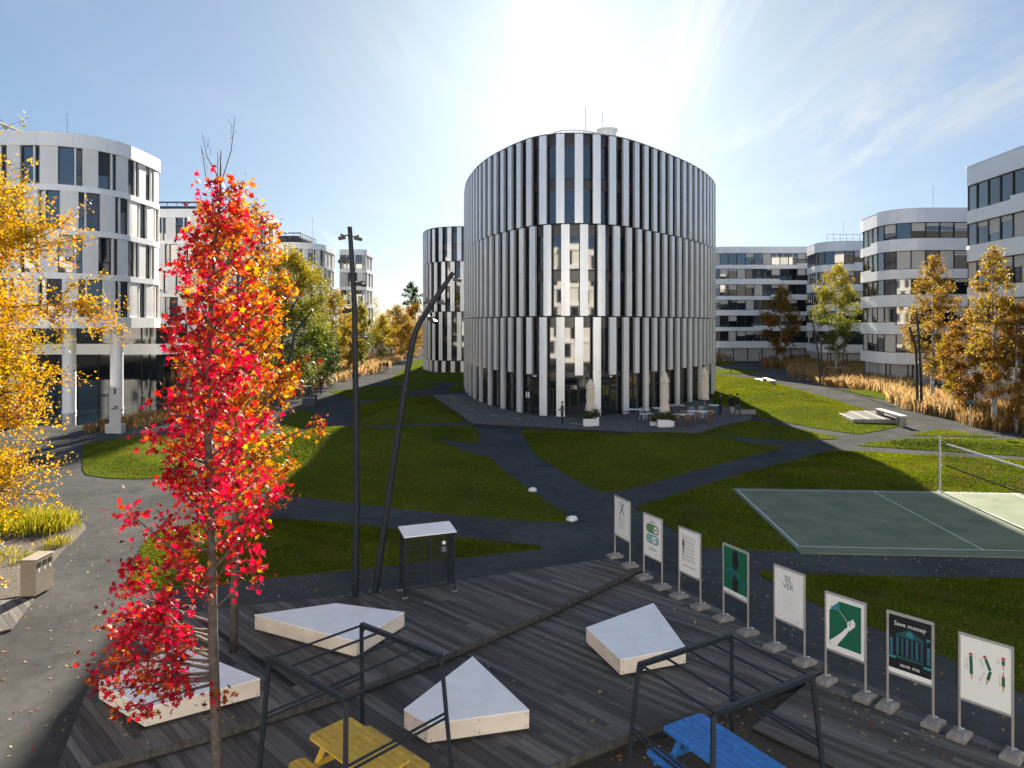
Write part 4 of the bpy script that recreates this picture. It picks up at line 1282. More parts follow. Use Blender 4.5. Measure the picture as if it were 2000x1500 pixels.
def poster_stand(i):
    (lx, ly), (rx, ry), zd = ST[i]
    Lp, Rp = gp(lx, ly, zd + .12), gp(rx, ry, zd + .12)
    t = Rp - Lp; W = t.length; W = min(max(W, .80), .92)
    root = empty('poster_stand', (0, 0, 0), STL[i], 'poster stand', 'row of poster stands along the deck edge')
    for x in (0, W):
        b = MB(); b.box((x, 0, (ZT + .1) / 2), (.036, .036, ZT - .1), bev=.004); b.build('pole', 'alu', root)
        b = MB()
        hx, hy = .15, .22
        ox = .0
        b.add([(x - hx, oy, z) for oy in () for z in ()], [])
        lo = [(x - hx, -hy), (x + hx, -hy), (x + hx, hy), (x - hx, hy)]
        hi = [(x - hx + .02, -hy + .02), (x + hx - .02, -hy + .02), (x + hx - .02, hy - .02), (x - hx + .02, hy - .02)]
        tp = [(x - hx + .05, -.07), (x + hx - .05, -.07), (x + hx - .05, .07), (x - hx + .05, .07)]
        vs = [(*p, .004) for p in lo] + [(*p, .07) for p in lo] + [(*p, .085) for p in hi] + [(*p, .125) for p in tp]
        fs = [(3, 2, 1, 0), (12, 13, 14, 15)]
        for r_ in range(3):
            for k in range(4): fs.append((r_ * 4 + k, r_ * 4 + (k + 1) % 4, r_ * 4 + 4 + (k + 1) % 4, r_ * 4 + 4 + k))
        b.add(vs, fs); fb = b.build('concrete_foot', 'concrete', root)
        b = MB(); b.box((x + .0, .12, .113), (.07, .07, .004)); b.build('sticker', 'paper', fb)
    for z in (ZT - .02, ZB + .02):
        b = MB(); b.box((W / 2, 0, z), (W - .04, .034, .04)); b.build('frame_rail', 'alu', root)
    b = MB(); b.box((W / 2, .001, (ZT + ZB) / 2), (W - .04, .018, ZT - ZB - .085)); po = b.build('poster', 'paper', root)
    x0, x1, z0, z1 = .03, W - .03, ZB + .05, ZT - .05
    cx = W / 2; y1, y2, y3 = -.0100, -.0112, -.0124
    w_, h_ = x1 - x0, z1 - z0
    def X(u): return x0 + u * w_
    def Z(v): return z0 + v * h_
    if i in (0, 4):
        if i == 0:
            ptext(po, 'FINALE', cx, Z(.93), .055, 'ink_faint'); ptext(po, 'X', cx, Z(.74), .52, 'ink_navy', sx=.8)
        else:
            ptext(po, 'ALTERNATE', cx, Z(.90), .05, 'ink_faint'); ptext(po, 'SIL\nVER', cx - .02, Z(.76), .19, 'ink_navy', sx=.9)
        for k in range(13):
            if k in (4, 8): continue
            wd = .25 + .06 * ((k * 7) % 3)
            flat(po, rect(X(.28), Z(.52 - k * .026), X(.28 + wd + .1), Z(.528 - k * .026)), 'ink_faint' if i == 4 else 'ink_grey', y1, 'print_line')
        for u in (.15, .35, .55): flat(po, rect(X(u), Z(.05), X(u + .06), Z(.062)), 'ink_grey', y1, 'print_mark')
        flat(po, circ(X(.82), Z(.07), .022, 14), 'ink_grey', y1, 'print_mark')
    elif i == 1:
        ptext(po, 'CHANGE', cx, Z(.94), .085, 'ink_faint', 180); ptext(po, 'OVER', cx, Z(.87), .095, 'ink_black', 180)
        for v, mo, mc, kx, wd in ((.70, 'ink_black', 'ink_green', .69, 'EUR'), (.44, 'ink_teal', 'ink_mint', .60, 'CAR')):
            flat(po, pill(X(.29), X(.71), Z(v), .125), mo, y1); flat(po, pill(X(.29), X(.71), Z(v), .105), mc, y2)
            flat(po, circ(X(kx), Z(v), .095, 24), 'paper', y2 - .0012)
            flat(po, rect(X(kx) - .055, Z(v) - .03, X(kx) + .055, Z(v) + .03), 'ink_black' if mo == 'ink_black' else 'ink_teal', y3 - .0008)
            flat(po, rect(X(kx) - .03, Z(v) - .012, X(kx) + .03, Z(v) + .012), 'paper', y3 - .0016)
        ptext(po, 'CHANGE', cx, Z(.20), .085, 'ink_black', 180)
    elif i == 2:
        for k in range(15):
            v = .86 - k * .042
            hh = (.006, .010, .004, .012)[k % 4]
            lw = .82 if k < 3 or k > 12 else .76
            flat(po, rect(X(.14), Z(v), X(lw), Z(v + hh)), 'ink_black', y1, 'print_line')
        flat(po, rect(X(.13), Z(.25), X(.142), Z(.93)), 'ink_black', y2)
        for k in range(26):
            flat(po, rect(X(.16 + k * .025), Z(.15), X(.172 + k * .025), Z(.18)), 'ink_black', y1, 'print_mark')
        fx = X(.20)
        flat(po, circ(fx, Z(.765), .022, 14), 'ink_black', y2 - .0003)
        flat(po, [(fx - .03, Z(.74)), (fx + .03, Z(.74)), (fx + .022, Z(.60)), (fx - .022, Z(.60))], 'ink_black', y2 - .0005)
        for sx_ in (-1, 1):
            flat(po, [(fx + sx_ * .026, Z(.735)), (fx + sx_ * .045, Z(.60)), (fx + sx_ * .034, Z(.60)), (fx + sx_ * .016, Z(.70))], 'ink_black', y2 - .0007)
            flat(po, [(fx + sx_ * .004, Z(.60)), (fx + sx_ * .024, Z(.60)), (fx + sx_ * .020, Z(.42)), (fx + sx_ * .006, Z(.42))], 'ink_black', y2 - .0009)
    elif i == 3:
        flat(po, rect(x0 - .005, Z(.085), x1 + .005, z1), 'poster_green', y1)
        flat(po, strip([(X(.05), Z(.50)), (X(.30), Z(.55)), (X(.06), Z(.47)), (X(.95), Z(.30)), (X(.62), Z(.27))], .012), 'ink_teal', y2)
        flat(po, strip([(X(.35), Z(.58)), (X(.95), Z(.33))], .010), 'ink_teal', y2 - .0004)
        hand(po, X(.5), Z(.72), .50, False, 'ink_black', y2 - .0008); hand(po, X(.5), Z(.28), .45, True, 'ink_black', y2 - .0020)
        flat(po, rect(x0 - .005, z0, x1 + .005, Z(.083)), 'paper', y3 - .0026)
    elif i == 5:
        flat(po, [(X(.07), Z(.10)), (X(.93), Z(.10)), (X(.93), Z(.93)), (X(.36), Z(.93)), (X(.28), Z(.86)), (X(.07), Z(.72))], 'poster_green', y1)
        flat(po, [(X(.07), Z(.78)), (X(.15), Z(.80)), (X(.24), Z(.86)), (X(.36), Z(.94)), (X(.34), Z(.84)), (X(.34), Z(.76)), (X(.20), Z(.745))], 'ink_teal', y2)
        ptext(po, 'pull here', X(.20), Z(.90), .045, 'ink_grey', -35)
        flat(po, strip([(X(.34), Z(.76)), (X(.57), Z(.60))], .007), 'paper', y2 - .0004)
        arm = [(X(.14), Z(.09)), (X(.30), Z(.22)), (X(.48), Z(.37)), (X(.56), Z(.46))]
        flat(po, strip(arm, [.17, .12, .085, .075]), 'paper', y2 - .0008)
        for pts, w_f in (([(X(.56), Z(.45)), (X(.60), Z(.52)), (X(.58), Z(.59))], .042), ([(X(.58), Z(.46)), (X(.665), Z(.55)), (X(.645), Z(.62)), (X(.585), Z(.60))], .034),
                         ([(X(.60), Z(.46)), (X(.70), Z(.57)), (X(.685), Z(.66))], .032), ([(X(.61), Z(.455)), (X(.735), Z(.57)), (X(.715), Z(.675))], .028), ([(X(.61), Z(.45)), (X(.76), Z(.565)), (X(.76), Z(.64))], .024)):
            flat(po, strip(pts, w_f), 'paper', y3 - .0001); y3 -= .0003
    elif i == 6:
        flat(po, rect(x0 - .005, Z(.075), x1 + .005, z1), 'poster_black', y1)
        ptext(po, 'Save money', cx, Z(.86), .118, 'paper'); ptext(po, 'save me', cx, Z(.165), .108, 'paper')
        flat(po, [(X(.16), Z(.68)), (X(.5), Z(.80)), (X(.84), Z(.68)), (X(.84), Z(.65)), (X(.16), Z(.65))], 'ink_teal_dim', y2)
        flat(po, circ(cx, Z(.715), .055, 20), 'ink_teal', y2 - .0005); ptext(po, '$', cx, Z(.712), .095, 'ink_teal_dim', y=y2 - .0012)
        for k in range(6): flat(po, rect(X(.18 + k * .115), Z(.33), X(.235 + k * .115), Z(.635)), 'ink_teal_dim' if k % 2 else 'ink_navy', y2 - .0002)
        for sx_ in (.02, .90):
            flat(po, rect(X(sx_), Z(.30), X(sx_ + .075), Z(.60)), 'ink_navy', y2 - .0003)
            for v in (.56, .46): flat(po, circ(X(sx_ + .038), Z(v), .022, 14), 'ink_teal', y2 - .0008)
        flat(po, rect(X(0), Z(.25), X(.16), Z(.29)), 'ink_teal', y2 - .0004); flat(po, rect(X(.82), Z(.22), X(1.0), Z(.26)), 'ink_teal', y2 - .0004)
        flat(po, rect(X(.16), Z(.27), X(.82), Z(.31)), 'ink_teal_dim', y2 - .0005)
        flat(po, rect(X(.89), Z(.61), X(.897), Z(.74)), 'ink_teal', y2 - .0006); flat(po, rect(X(.897), Z(.69), X(.97), Z(.735)), 'ink_teal', y2 - .0007)
    else:
        def pencil(a, c_, wd, top=True, tip=True):
            a, c_ = Vector(a), Vector(c_); d = (c_ - a).normalized(); L = (c_ - a).length
            def seg(t0, t1, w0, w1, mt, yy): flat(po, strip([tuple(a + d * t0), tuple(a + d * t1)], [w0, w1]), mt, yy)
            s0 = 0
            if top: seg(0, .05, wd, wd, 'ink_red', y1); s0 = .056
            e = L - (.095 if tip else 0)
            seg(s0, e, wd, wd, 'poster_green', y1 - .0002)
            if tip: seg(e, L - .03, wd, wd * .35, 'ink_wood', y1 - .0004); seg(L - .03, L, wd * .35, .002, 'ink_black', y1 - .0006)
        pencil((X(.20), Z(.76)), (X(.22), Z(.34)), .052)
        pencil((X(.48), Z(.78)), (X(.60), Z(.57)), .050, True, False); pencil((X(.605), Z(.555)), (X(.52), Z(.33)), .050, False, True)
        pencil((X(.86), Z(.84)), (X(.86), Z(.635)), .050); pencil((X(.86), Z(.39)), (X(.86), Z(.62)), .050, False, True); pencil((X(.86), Z(.42)), (X(.86), Z(.30)), .050, False, True)
        ptext(po, "Don't", X(.115), Z(.57), .085, 'ink_grey', -90); ptext(po, 'throw', X(.43), Z(.44), .08, 'ink_grey', -68); ptext(po, 'away', X(.42), Z(.66), .08, 'ink_grey', -105)
        ptext(po, 'fix it', X(.76), Z(.76), .06, 'ink_wood', -90); ptext(po, 'reuse it', X(.78), Z(.46), .06, 'ink_wood', -90)
    root.location = (Lp.x, Lp.y, zd); root.rotation_euler = (0, 0, math.atan2(t.y, t.x))
for i in range(8): poster_stand(i)

# ------------------------------------------------------------------ ground lamps, bins, banner, signs
def bolder(px, py, s, label):
    p = gp(px, py)
    b = MB(); b.lathe([(.26 * s, .02), (.28 * s, .09), (.22 * s, .17), (.08 * s, .21)], (p.x, p.y, 0), 10, wob=lambda a, z: 1 + .22 * math.sin(2 * a + 1) + .1 * math.sin(3 * a))
    tag(b.build('ground_lamp', 'white_paint', smooth=True), label, 'ground lamp')
bolder(1040, 961, .62, 'low white ground lamp on the edge of the big mounded lawn')
bolder(1117, 1018, .72, 'low white ground lamp at the sharp tip of the big mounded lawn')
def litter_bin():
    p = gp(58, 1164); zt = .06
    root = empty('litter_bin', (0, 0, 0), 'beige metal three-slot litter bin on the plank walkway', 'litter bin')
    L, D, H = .80, .42, 1.0
    b = MB(); b.box((L / 2, D / 2, H / 2), (L, D, H - .02), bev=.012); b.build('body', 'beige_metal', root)
    b = MB(); b.box((L / 2, D / 2, H + .012), (L + .02, D + .02, .02), bev=.006); b.build('lid', 'beige_metal', root)
    for k in range(3):
        b = MB(); b.box((.16 + k * .24, -.002, .84), (.16, .006, .14)); b.build('slot', 'black_plastic', root)
        b = MB(); b.box((.16 + k * .24, -.002, .68), (.06, .005, .09)); b.build('pictogram', 'paper', root)
    a = gp(69, 1166, zt); c_ = gp(88, 1116, zt)
    d = (c_ - a).normalized()
    root.location = a; root.rotation_euler = (0, 0, R(91))
litter_bin()
def banner():
    p = gp(225, 846)
    root = empty('banner_stand', (p.x, p.y, 0), 'tall narrow grey display panel on a pale concrete block by the pond', 'banner')
    b = MB(); b.box((p.x, p.y, .33), (1.15, .6, .66), bev=.03); b.build('block', 'concrete_pale', root)
    b = MB(); b.box((p.x, p.y, 1.95), (.78, .10, 2.6)); pn = b.build('panel', 'ink_grey', root)
    for k in range(9):
        for z in (3.27, 2.58, .74):
            b = MB(); b.box((p.x - .36 + k * .09, p.y, z), (.018, .03, .16)); b.build('slat', 'steel_galv', root)
    b = MB(); b.box((p.x, p.y - .052, 2.95), (.14, .004, .4)); b.build('print', 'steel_dark', pn)
    b = MB(); b.box((p.x, p.y - .052, 1.7), (.5, .004, .08)); b.box((p.x + .08, p.y - .052, 1.85), (.3, .004, .1)); b.build('print', 'steel_dark', pn)
    b = MB(); b.box((p.x - .41, p.y, 1.95), (.04, .12, 2.75)); b.build('post', 'steel_dark', root)
banner()
def far_bin():
    p = gp(603, 795)
    root = empty('litter_bin', (p.x, p.y, 0), 'dark grey litter bin with four slots beside the far walk', 'litter bin')
    b = MB(); b.box((p.x, p.y + .3, .52), (1.25, .55, 1.0), bev=.02); b.build('body', 'roof_plant', root)
    b = MB(); b.box((p.x, p.y + .3, 1.05), (1.3, .6, .06)); b.build('lid', 'black_plastic', root)
    for k in range(4):
        b = MB(); b.box((p.x - .45 + k * .3, p.y + .02, .84), (.12, .01, .1)); b.build('slot', 'ink_grey', root)
far_bin()
def standing_table():
    p = gp(588, 780)
    root = empty('standing_table', (p.x, p.y, 0), 'dark steel standing table beside the far walk', 'table')
    b = MB(); b.box((p.x, p.y, 1.32), (2.0, .9, .10)); b.build('top', 'steel_black', root)
    for sx_ in (-.9, -.25, .3, .9):
        for sy_ in (-.35, .35):
            b = MB(); b.box((p.x + sx_, p.y + sy_, .64), (.07, .07, 1.27)); b.build('leg', 'steel_black', root)
standing_table()
def street_sign():
    p = gp(1895, 852)
    root = empty('street_sign', (p.x, p.y, 0), 'slim grey post with a small dark plate at the small lawn', 'sign')
    b = MB(); b.lathe([(.035, 0), (.035, 2.25)], (p.x, p.y, 0), 10); b.build('post', 'steel_galv', root)
    b = MB(); b.box((p.x, p.y - .05, 2.3), (.72, .03, .24)); b.build('plate', 'roof_plant', root)
street_sign()
for px, py, lb in ((1427, 729, 'thin black path light nearest the striped building'), (1483, 729, 'thin black path light beside the sunlit path')):
    p = gp(px, py)
    root = empty('path_light', (p.x, p.y, 0), lb, 'path light', 'thin black path lights')
    b = MB(); b.lathe([(.06, 0), (.05, 3.1)], (p.x, p.y, 0), 8); b.build('post', 'steel_black', root)
    b = MB(); b.box((p.x + .12, p.y, 3.16), (.42, .26, .10)); b.build('head', 'steel_black', root)
def platform(pix, bench_pix, label, blabel, z, slats=True):
    poly = [tuple(gp(x, y, z).xy) for x, y in pix]
    root = empty('timber_platform', (*poly[0], 0), label, 'platform')
    b = MB(); b.prism(poly, 0.0, z - .03); b.build('base', 'concrete', root)
    b = MB(); b.prism(poly, z - .028, z); b.build('top', 'platform_wood' if slats else 'concrete_pale', root)
    if slats:
        a0, a1 = Vector(poly[0]), Vector(poly[-1]); b0, b1 = Vector(poly[1]), Vector(poly[2])
        for t in (.03, .36, .68):
            p, q = a0.lerp(b0, t), a1.lerp(b1, t)
            b = MB(); b.bar((*p, z + .005), (*q, z + .005), .07, .012); b.build('pale_strip', 'concrete_pale', root)
    p, q = [gp(x, y, z + .42) for x, y in bench_pix]
    r2_ = empty('concrete_bench', ((p + q) / 2).xy.to_3d(), blabel, 'bench')
    b = MB(); b.bar((p.x, p.y, z + .40), (q.x, q.y, z + .40), .55, .12); b.build('seat', 'concrete_pale', r2_)
    d = (q - p).normalized()
    for e in (p + d * .3, q - d * .3):
        b = MB(); b.box((e.x, e.y, (z + .34) / 2), (.45, .45, z + .33), rz=math.atan2(d.y, d.x)); b.build('foot', 'concrete', r2_)
platform([(1628, 803), (1716, 802), (1757, 819), (1665, 819)], [(1716, 799), (1764, 813)], 'dark slatted timber platform sunk in the sunlit lawn', 'pale concrete bench along the slatted platform', .38)
platform([(1440, 740), (1485, 739), (1504, 744), (1452, 745)], [(1493, 738), (1511, 744)], 'pale low platform in the far sunlit lawn', 'pale concrete bench at the far platform', .25, False)
def tree_guard():
    root = None
    pts = [gp(1616, 748), gp(1641, 748), gp(1641, 741), gp(1616, 741)]
    root = empty('tree_guard', pts[0], 'dark rectangular steel guard in the golden grasses', 'tree guard')
    for i in range(4):
        a, c_ = pts[i], pts[(i + 1) % 4]
        b = MB(); b.bar(a, a + Vector((0, 0, 2.0)), .09); b.build('post', 'steel_black', root)
        b = MB(); b.bar(a + Vector((0, 0, 1.95)), c_ + Vector((0, 0, 1.95)), .09); b.build('rail', 'steel_black', root)
tree_guard()
# ------------------------------------------------------------------ leaf meshes
def raw_mesh(name, V, loops, nper, cols, mats, parent=None, off=(0, 0, 0), kind=None):
    """V (n,3), faces all with nper corners, cols (n,3)"""
    me = bpy.data.meshes.new(name)
    V = np.asarray(V, np.float32) - np.asarray(off, np.float32)
    nf = len(loops) // nper
    me.vertices.add(len(V)); me.vertices.foreach_set('co', V.ravel())
    me.loops.add(len(loops)); me.loops.foreach_set('vertex_index', np.asarray(loops, np.int32))
    me.polygons.add(nf); me.polygons.foreach_set('loop_start', np.arange(0, nf * nper, nper, dtype=np.int32))
    ca = me.color_attributes.new('Col', 'FLOAT_COLOR', 'POINT')
    c4 = np.ones((len(V), 4), np.float32); c4[:, :3] = cols
    ca.data.foreach_set('color', c4.ravel())
    me.materials.append(M[mats])
    me.update(calc_edges=True)
    o = bpy.data.objects.new(name, me); col.objects.link(o); o.parent = parent
    if kind: o['kind'] = kind
    return o
def frames(n, up_bias=.35, g=rng):
    """random leaf frames: u, v in the leaf plane"""
    nrm = g.normal(size=(n, 3)); nrm[:, 2] = np.abs(nrm[:, 2]) + up_bias
    nrm /= np.linalg.norm(nrm, axis=1)[:, None]
    a = g.normal(size=(n, 3)); u = np.cross(nrm, a); u /= np.linalg.norm(u, axis=1)[:, None]
    v = np.cross(nrm, u)
    return u, v, nrm
def quads(pos, size, cols, g=rng, up=.3, aspect=.62):
    n = len(pos); u, v, nr = frames(n, up, g)
    s = np.asarray(size)[:, None] if np.ndim(size) else size
    u = u * s * .5; v = v * s * .5 * aspect
    V = np.stack([pos - u, pos - v * 1.0 + u * .1, pos + u, pos + v * 1.0 + u * .1], 1).reshape(-1, 3)
    return V, np.arange(n * 4), np.repeat(cols, 4, axis=0)
STAR = []
for k, (a, r) in enumerate([(90, 1.0), (62, .40), (30, .92), (0, .36), (-32, .70), (-90, .30), (-148, .70), (180, .36), (150, .92), (118, .40)]):
    STAR.append((r * math.cos(R(a)), r * math.sin(R(a)), -.16 * r * r))
STAR = np.array(STAR)
def stars(pos, size, cols, g=rng, up=.2, flatten=None):
    n = len(pos); u, v, nr = frames(n, up, g)
    if flatten is not None: 
        nr = nr * flatten + np.array([0, 0, 1.0]) * (1 - flatten); nr /= np.linalg.norm(nr, axis=1)[:, None]
        u = np.cross(nr, g.normal(size=(n, 3))); u /= np.linalg.norm(u, axis=1)[:, None]; v = np.cross(nr, u)
    s = (np.asarray(size) * .5)[:, None, None]
    P_ = np.concatenate([np.zeros((1, 3)), STAR])
    V = pos[:, None, :] + s * (P_[None, :, 0:1] * u[:, None, :] + P_[None, :, 1:2] * v[:, None, :] + P_[None, :, 2:3] * nr[:, None, :])
    m = 11
    tri = np.array([[0, 1 + i, 1 + (i + 1) % 10] for i in range(10)]).ravel()
    loops = (np.arange(n)[:, None] * m + tri[None, :]).ravel()
    return V.reshape(-1, 3), loops, np.repeat(cols, m, axis=0), (u, v, nr)
def pick(pal, n, g, jit=.18):
    pal = [(np.array(c_), w) for c_, w in pal]
    w = np.array([w for _, w in pal]); w = w / w.sum()
    idx = g.choice(len(pal), n, p=w)
    c_ = np.array([p for p, _ in pal])[idx]
    return np.clip(c_ * (1 + g.normal(size=(n, 1)) * jit) * (1 + g.normal(size=(n, 3)) * jit * .35), .002, .9)

# ------------------------------------------------------------------ the red maple in front
CRIM, RED, ORG, AMB, DRK = (.44, .010, .038), (.40, .020, .014), (.44, .095, .010), (.50, .22, .015), (.15, .008, .014)
def maple(label, base, H, trunk_pts, trunk_r, branches, n_leaf, size, palfun, seed, singles=0, bare=0):
    g = np.random.default_rng(seed)
    root = empty('maple_tree', base, label, 'tree')
    b = MB(); b.tube(trunk_pts, trunk_r, 10); b.build('trunk', 'bark', root, smooth=True)
    bb = MB(); anchors = []; wts = []
    T = [Vector(p) for p in trunk_pts]
    def on_trunk(z):
        for a, c_ in zip(T, T[1:]):
            if a.z <= z <= c_.z: return a.lerp(c_, (z - a.z) / (c_.z - a.z))
        return T[-1].copy()
    for (z, az, ln, el, curve) in branches:
        p = on_trunk(z); d = Vector((math.cos(az) * math.cos(el), math.sin(az) * math.cos(el), math.sin(el)))
        pts = [p.copy()]; k = 6
        for i in range(k):
            d = (d + Vector((0, 0, curve / k)) + Vector(g.normal(size=3)) * .06).normalized()
            p = p + d * ln / k; pts.append(p.copy())
        r0 = .011 + .012 * ln
        bb.tube(pts, [r0 * (1 - .8 * i / k) for i in range(k + 1)], 5, cap=False)
        # twigs
        nt_ = max(2, int(ln * 6))
        for t in range(nt_):
            f = g.uniform(.22, 1.0); i = min(int(f * k), k - 1); q = pts[i].lerp(pts[i + 1], f * k - i)
            td = (d * .6 + Vector(g.normal(size=3)) * .7 + Vector((0, 0, .15))).normalized(); tl = g.uniform(.12, .34)
            e = q + td * tl
            bb.tube([q, q.lerp(e, .5) + Vector((0, 0, .01)), e], [.006, .004, .002], 4, cap=False)
            anchors += [q.lerp(e, s) for s in (.35, .65, 1.0)]; wts += [.5, .8, 1.0]
        anchors.append(pts[-1]); wts.append(1.0)
    for i in range(bare):
        az = g.uniform(0, 6.28); p = on_trunk(T[-1].z - g.uniform(.2, 1.2)); e = p + Vector((math.cos(az) * .25, math.sin(az) * .25, g.uniform(.5, 1.1)))
        bb.tube([p, p.lerp(e, .5) + Vector((math.cos(az), math.sin(az), 0)) * .06, e], [.008, .006, .003], 4, cap=False)
        for _ in range(3):
            f = g.uniform(.5, .9); q = p.lerp(e, f); bb.tube([q, q + Vector((g.normal() * .07, g.normal() * .05, .14))], [.003, .0015], 4, cap=False)
    bb.build('branches', 'bark', root)['kind'] = 'stuff'
    A = np.array([tuple(a) for a in anchors]); w = np.array(wts); w /= w.sum()
    pos = A[g.choice(len(A), n_leaf, p=w)] + g.normal(size=(n_leaf, 3)) * np.array([.085, .085, .075])
    pos[:, 2] -= .03
    sz = g.uniform(size * .68, size * 1.12, n_leaf)
    cols = palfun(pos, g)
    V, L, C, fr = stars(pos, sz, cols, g, .1)
    if singles:
        eye = np.array([0, 0, EYE]); dist = np.linalg.norm(pos - eye, axis=1) - sz * 3
        first = np.argsort(dist)[:singles]
        keep = np.ones(n_leaf, bool); keep[first] = False
        protos = {}
        for j in first:
            key = int(np.argmin([np.linalg.norm(cols[j] - np.array(c_)) for c_ in (CRIM, RED, ORG, AMB, DRK)]))
            if key not in protos:
                cc_ = np.array((CRIM, RED, ORG, AMB, DRK)[key]); P_ = np.concatenate([np.zeros((1, 3)), STAR]) * .5
                o = raw_mesh('leaf', P_, np.array([[0, 1 + i, 1 + (i + 1) % 10] for i in range(10)]).ravel(), 3, np.tile(cc_, (11, 1)), 'leaf', root)
                protos[key] = o.data
            else:
                o = bpy.data.objects.new('leaf', protos[key]); col.objects.link(o); o.parent = root
            u, v, nr = fr[0][j] * sz[j], fr[1][j] * sz[j], fr[2][j] * sz[j]
            p = pos[j] - np.array(base)
            o.matrix_local = Matrix(((u[0], v[0], nr[0], p[0]), (u[1], v[1], nr[1], p[1]), (u[2], v[2], nr[2], p[2]), (0, 0, 0, 1)))
        pos, sz, cols = pos[keep], sz[keep], cols[keep]
        V, L, C, fr = stars(pos, sz, cols, g, .1)
    raw_mesh('leaves', V, L, 3, C, 'leaf', root, base, 'stuff')
    return root
def half_width(z, tab):
    zs = [t[0] for t in tab]
    return np.interp(z, zs, [t[1] for t in tab]), np.interp(z, zs, [t[2] for t in tab])
g0 = np.random.default_rng(4)
TABm = [(3.3, .55, .2), (4.1, .95, .75), (5.0, 1.12, 1.0), (6.0, .92, 1.0), (7.1, .78, .88), (7.9, .55, .90), (8.6, .50, .75), (9.1, .35, .42), (9.7, .10, .22)]
br = []
for i in range(64):
    z = 3.5 + (9.45 - 3.5) * ((i + .5) / 64) ** .9
    az = i * 2.3999 + g0.normal() * .3
    zt = z + .45
    l_, r_ = half_width(zt, TABm)
    hw = (l_ if math.cos(az) < 0 else r_)
    el = g0.uniform(.45, .8)
    br.append((z, az, hw / math.cos(el) * g0.uniform(.72, 1.05), el, .25))
# the low branch reaching out to the left, and its neighbours
br += [(2.75, R(182), 1.75, .08, .45), (2.9, R(170), 1.5, .22, .25), (2.6, R(196), 1.35, .0, .1), (3.1, R(186), 1.6, .30, .6), (2.65, R(215), .9, .1, .1), (2.55, R(205), 1.1, -.12, .0), (2.9, R(160), 1.1, .15, .1), (3.2, R(192), 1.2, .35, .2), (2.45, R(300), .40, .1, .1), (2.85, R(176), 1.7, .14, .35), (2.7, R(188), 1.5, -.02, .1), (3.0, R(200), 1.3, .2, .2), (2.6, R(178), 1.2, -.08, .0), (3.4, R(178), 1.25, .3, .3), (3.3, R(205), 1.0, .2, .2)]
TB = (-4.1, 10.0, ZM)
tp = [(-4.10, 10, ZM), (-4.16, 10, 2.0), (-4.21, 10.02, 3.2), (-4.22, 10.0, 4.6), (-4.27, 10.0, 6.0), (-4.26, 10.0, 7.2), (-4.20, 10, 8.4), (-4.10, 10, 9.4), (-4.09, 10, 10.05)]
def pal_maple(pos, g):
    n = len(pos); z = pos[:, 2]; x = pos[:, 0] + 4.2
    r = np.hypot(pos[:, 0] + 4.2, pos[:, 1] - 10)
    org = np.clip(.04 + .55 * np.clip((z - 6.6) / 1.2, 0, 1) * np.clip((x + .1) / .5, .15, 1) + .30 * np.clip((.5 - r) / .5, 0, 1) + .25 * np.clip((3.4 - z) / .8, 0, 1), 0, .85)
    # whole sprays turn together
    cl = np.array([mnoise.noise((p[0] * 2.2, p[1] * 2.2, p[2] * 2.2)) for p in pos])
    org = np.clip(org + cl * .75, .03, .93)
    u = g.random(n)
    c_ = np.where((u < org)[:, None], pick([(ORG, 6), (AMB, 2), (RED, 2)], n, g), pick([(CRIM, 7), (RED, 2), (DRK, 1.6)], n, g))
    return c_
maple('crimson and orange maple in front, trunk rising through the deck', TB, 10, tp, [.075, .07, .065, .058, .05, .042, .032, .02, .006], br, 6900, .14, pal_maple, 11, singles=300, bare=5)
# the second maple behind it, in the pit of the upper deck
PB = (pit.x, pit.y, ZU)
br2 = []
for i in range(64):
    z = 3.2 + 6.9 * ((i + .5) / 64); az = i * 2.4 + .4
    hw = np.interp(z, [3, 4.6, 6, 7.5, 9, 10.3], [1.0, 1.75, 1.6, 1.3, 1.0, .3])
    if math.cos(az) > 0: hw *= 1.12
    br2.append((z, az, hw * g0.uniform(.75, 1.05), g0.uniform(.3, .6), .2))
def pal_maple2(pos, g): return pick([((.40, .15, .014), 5), ((.46, .24, .018), 4), (RED, 1.2), (DRK, 1.6)], len(pos), g, .22)
maple('dark orange maple behind the crimson one, growing from the deck pit', PB, 9, [(PB[0], PB[1], ZU - .03), (PB[0] + .05, PB[1], 3), (PB[0] + .1, PB[1], 6), (PB[0] + .1, PB[1], 10.5)], [.09, .075, .05, .012], br2, 10500, .14, pal_maple2, 12)

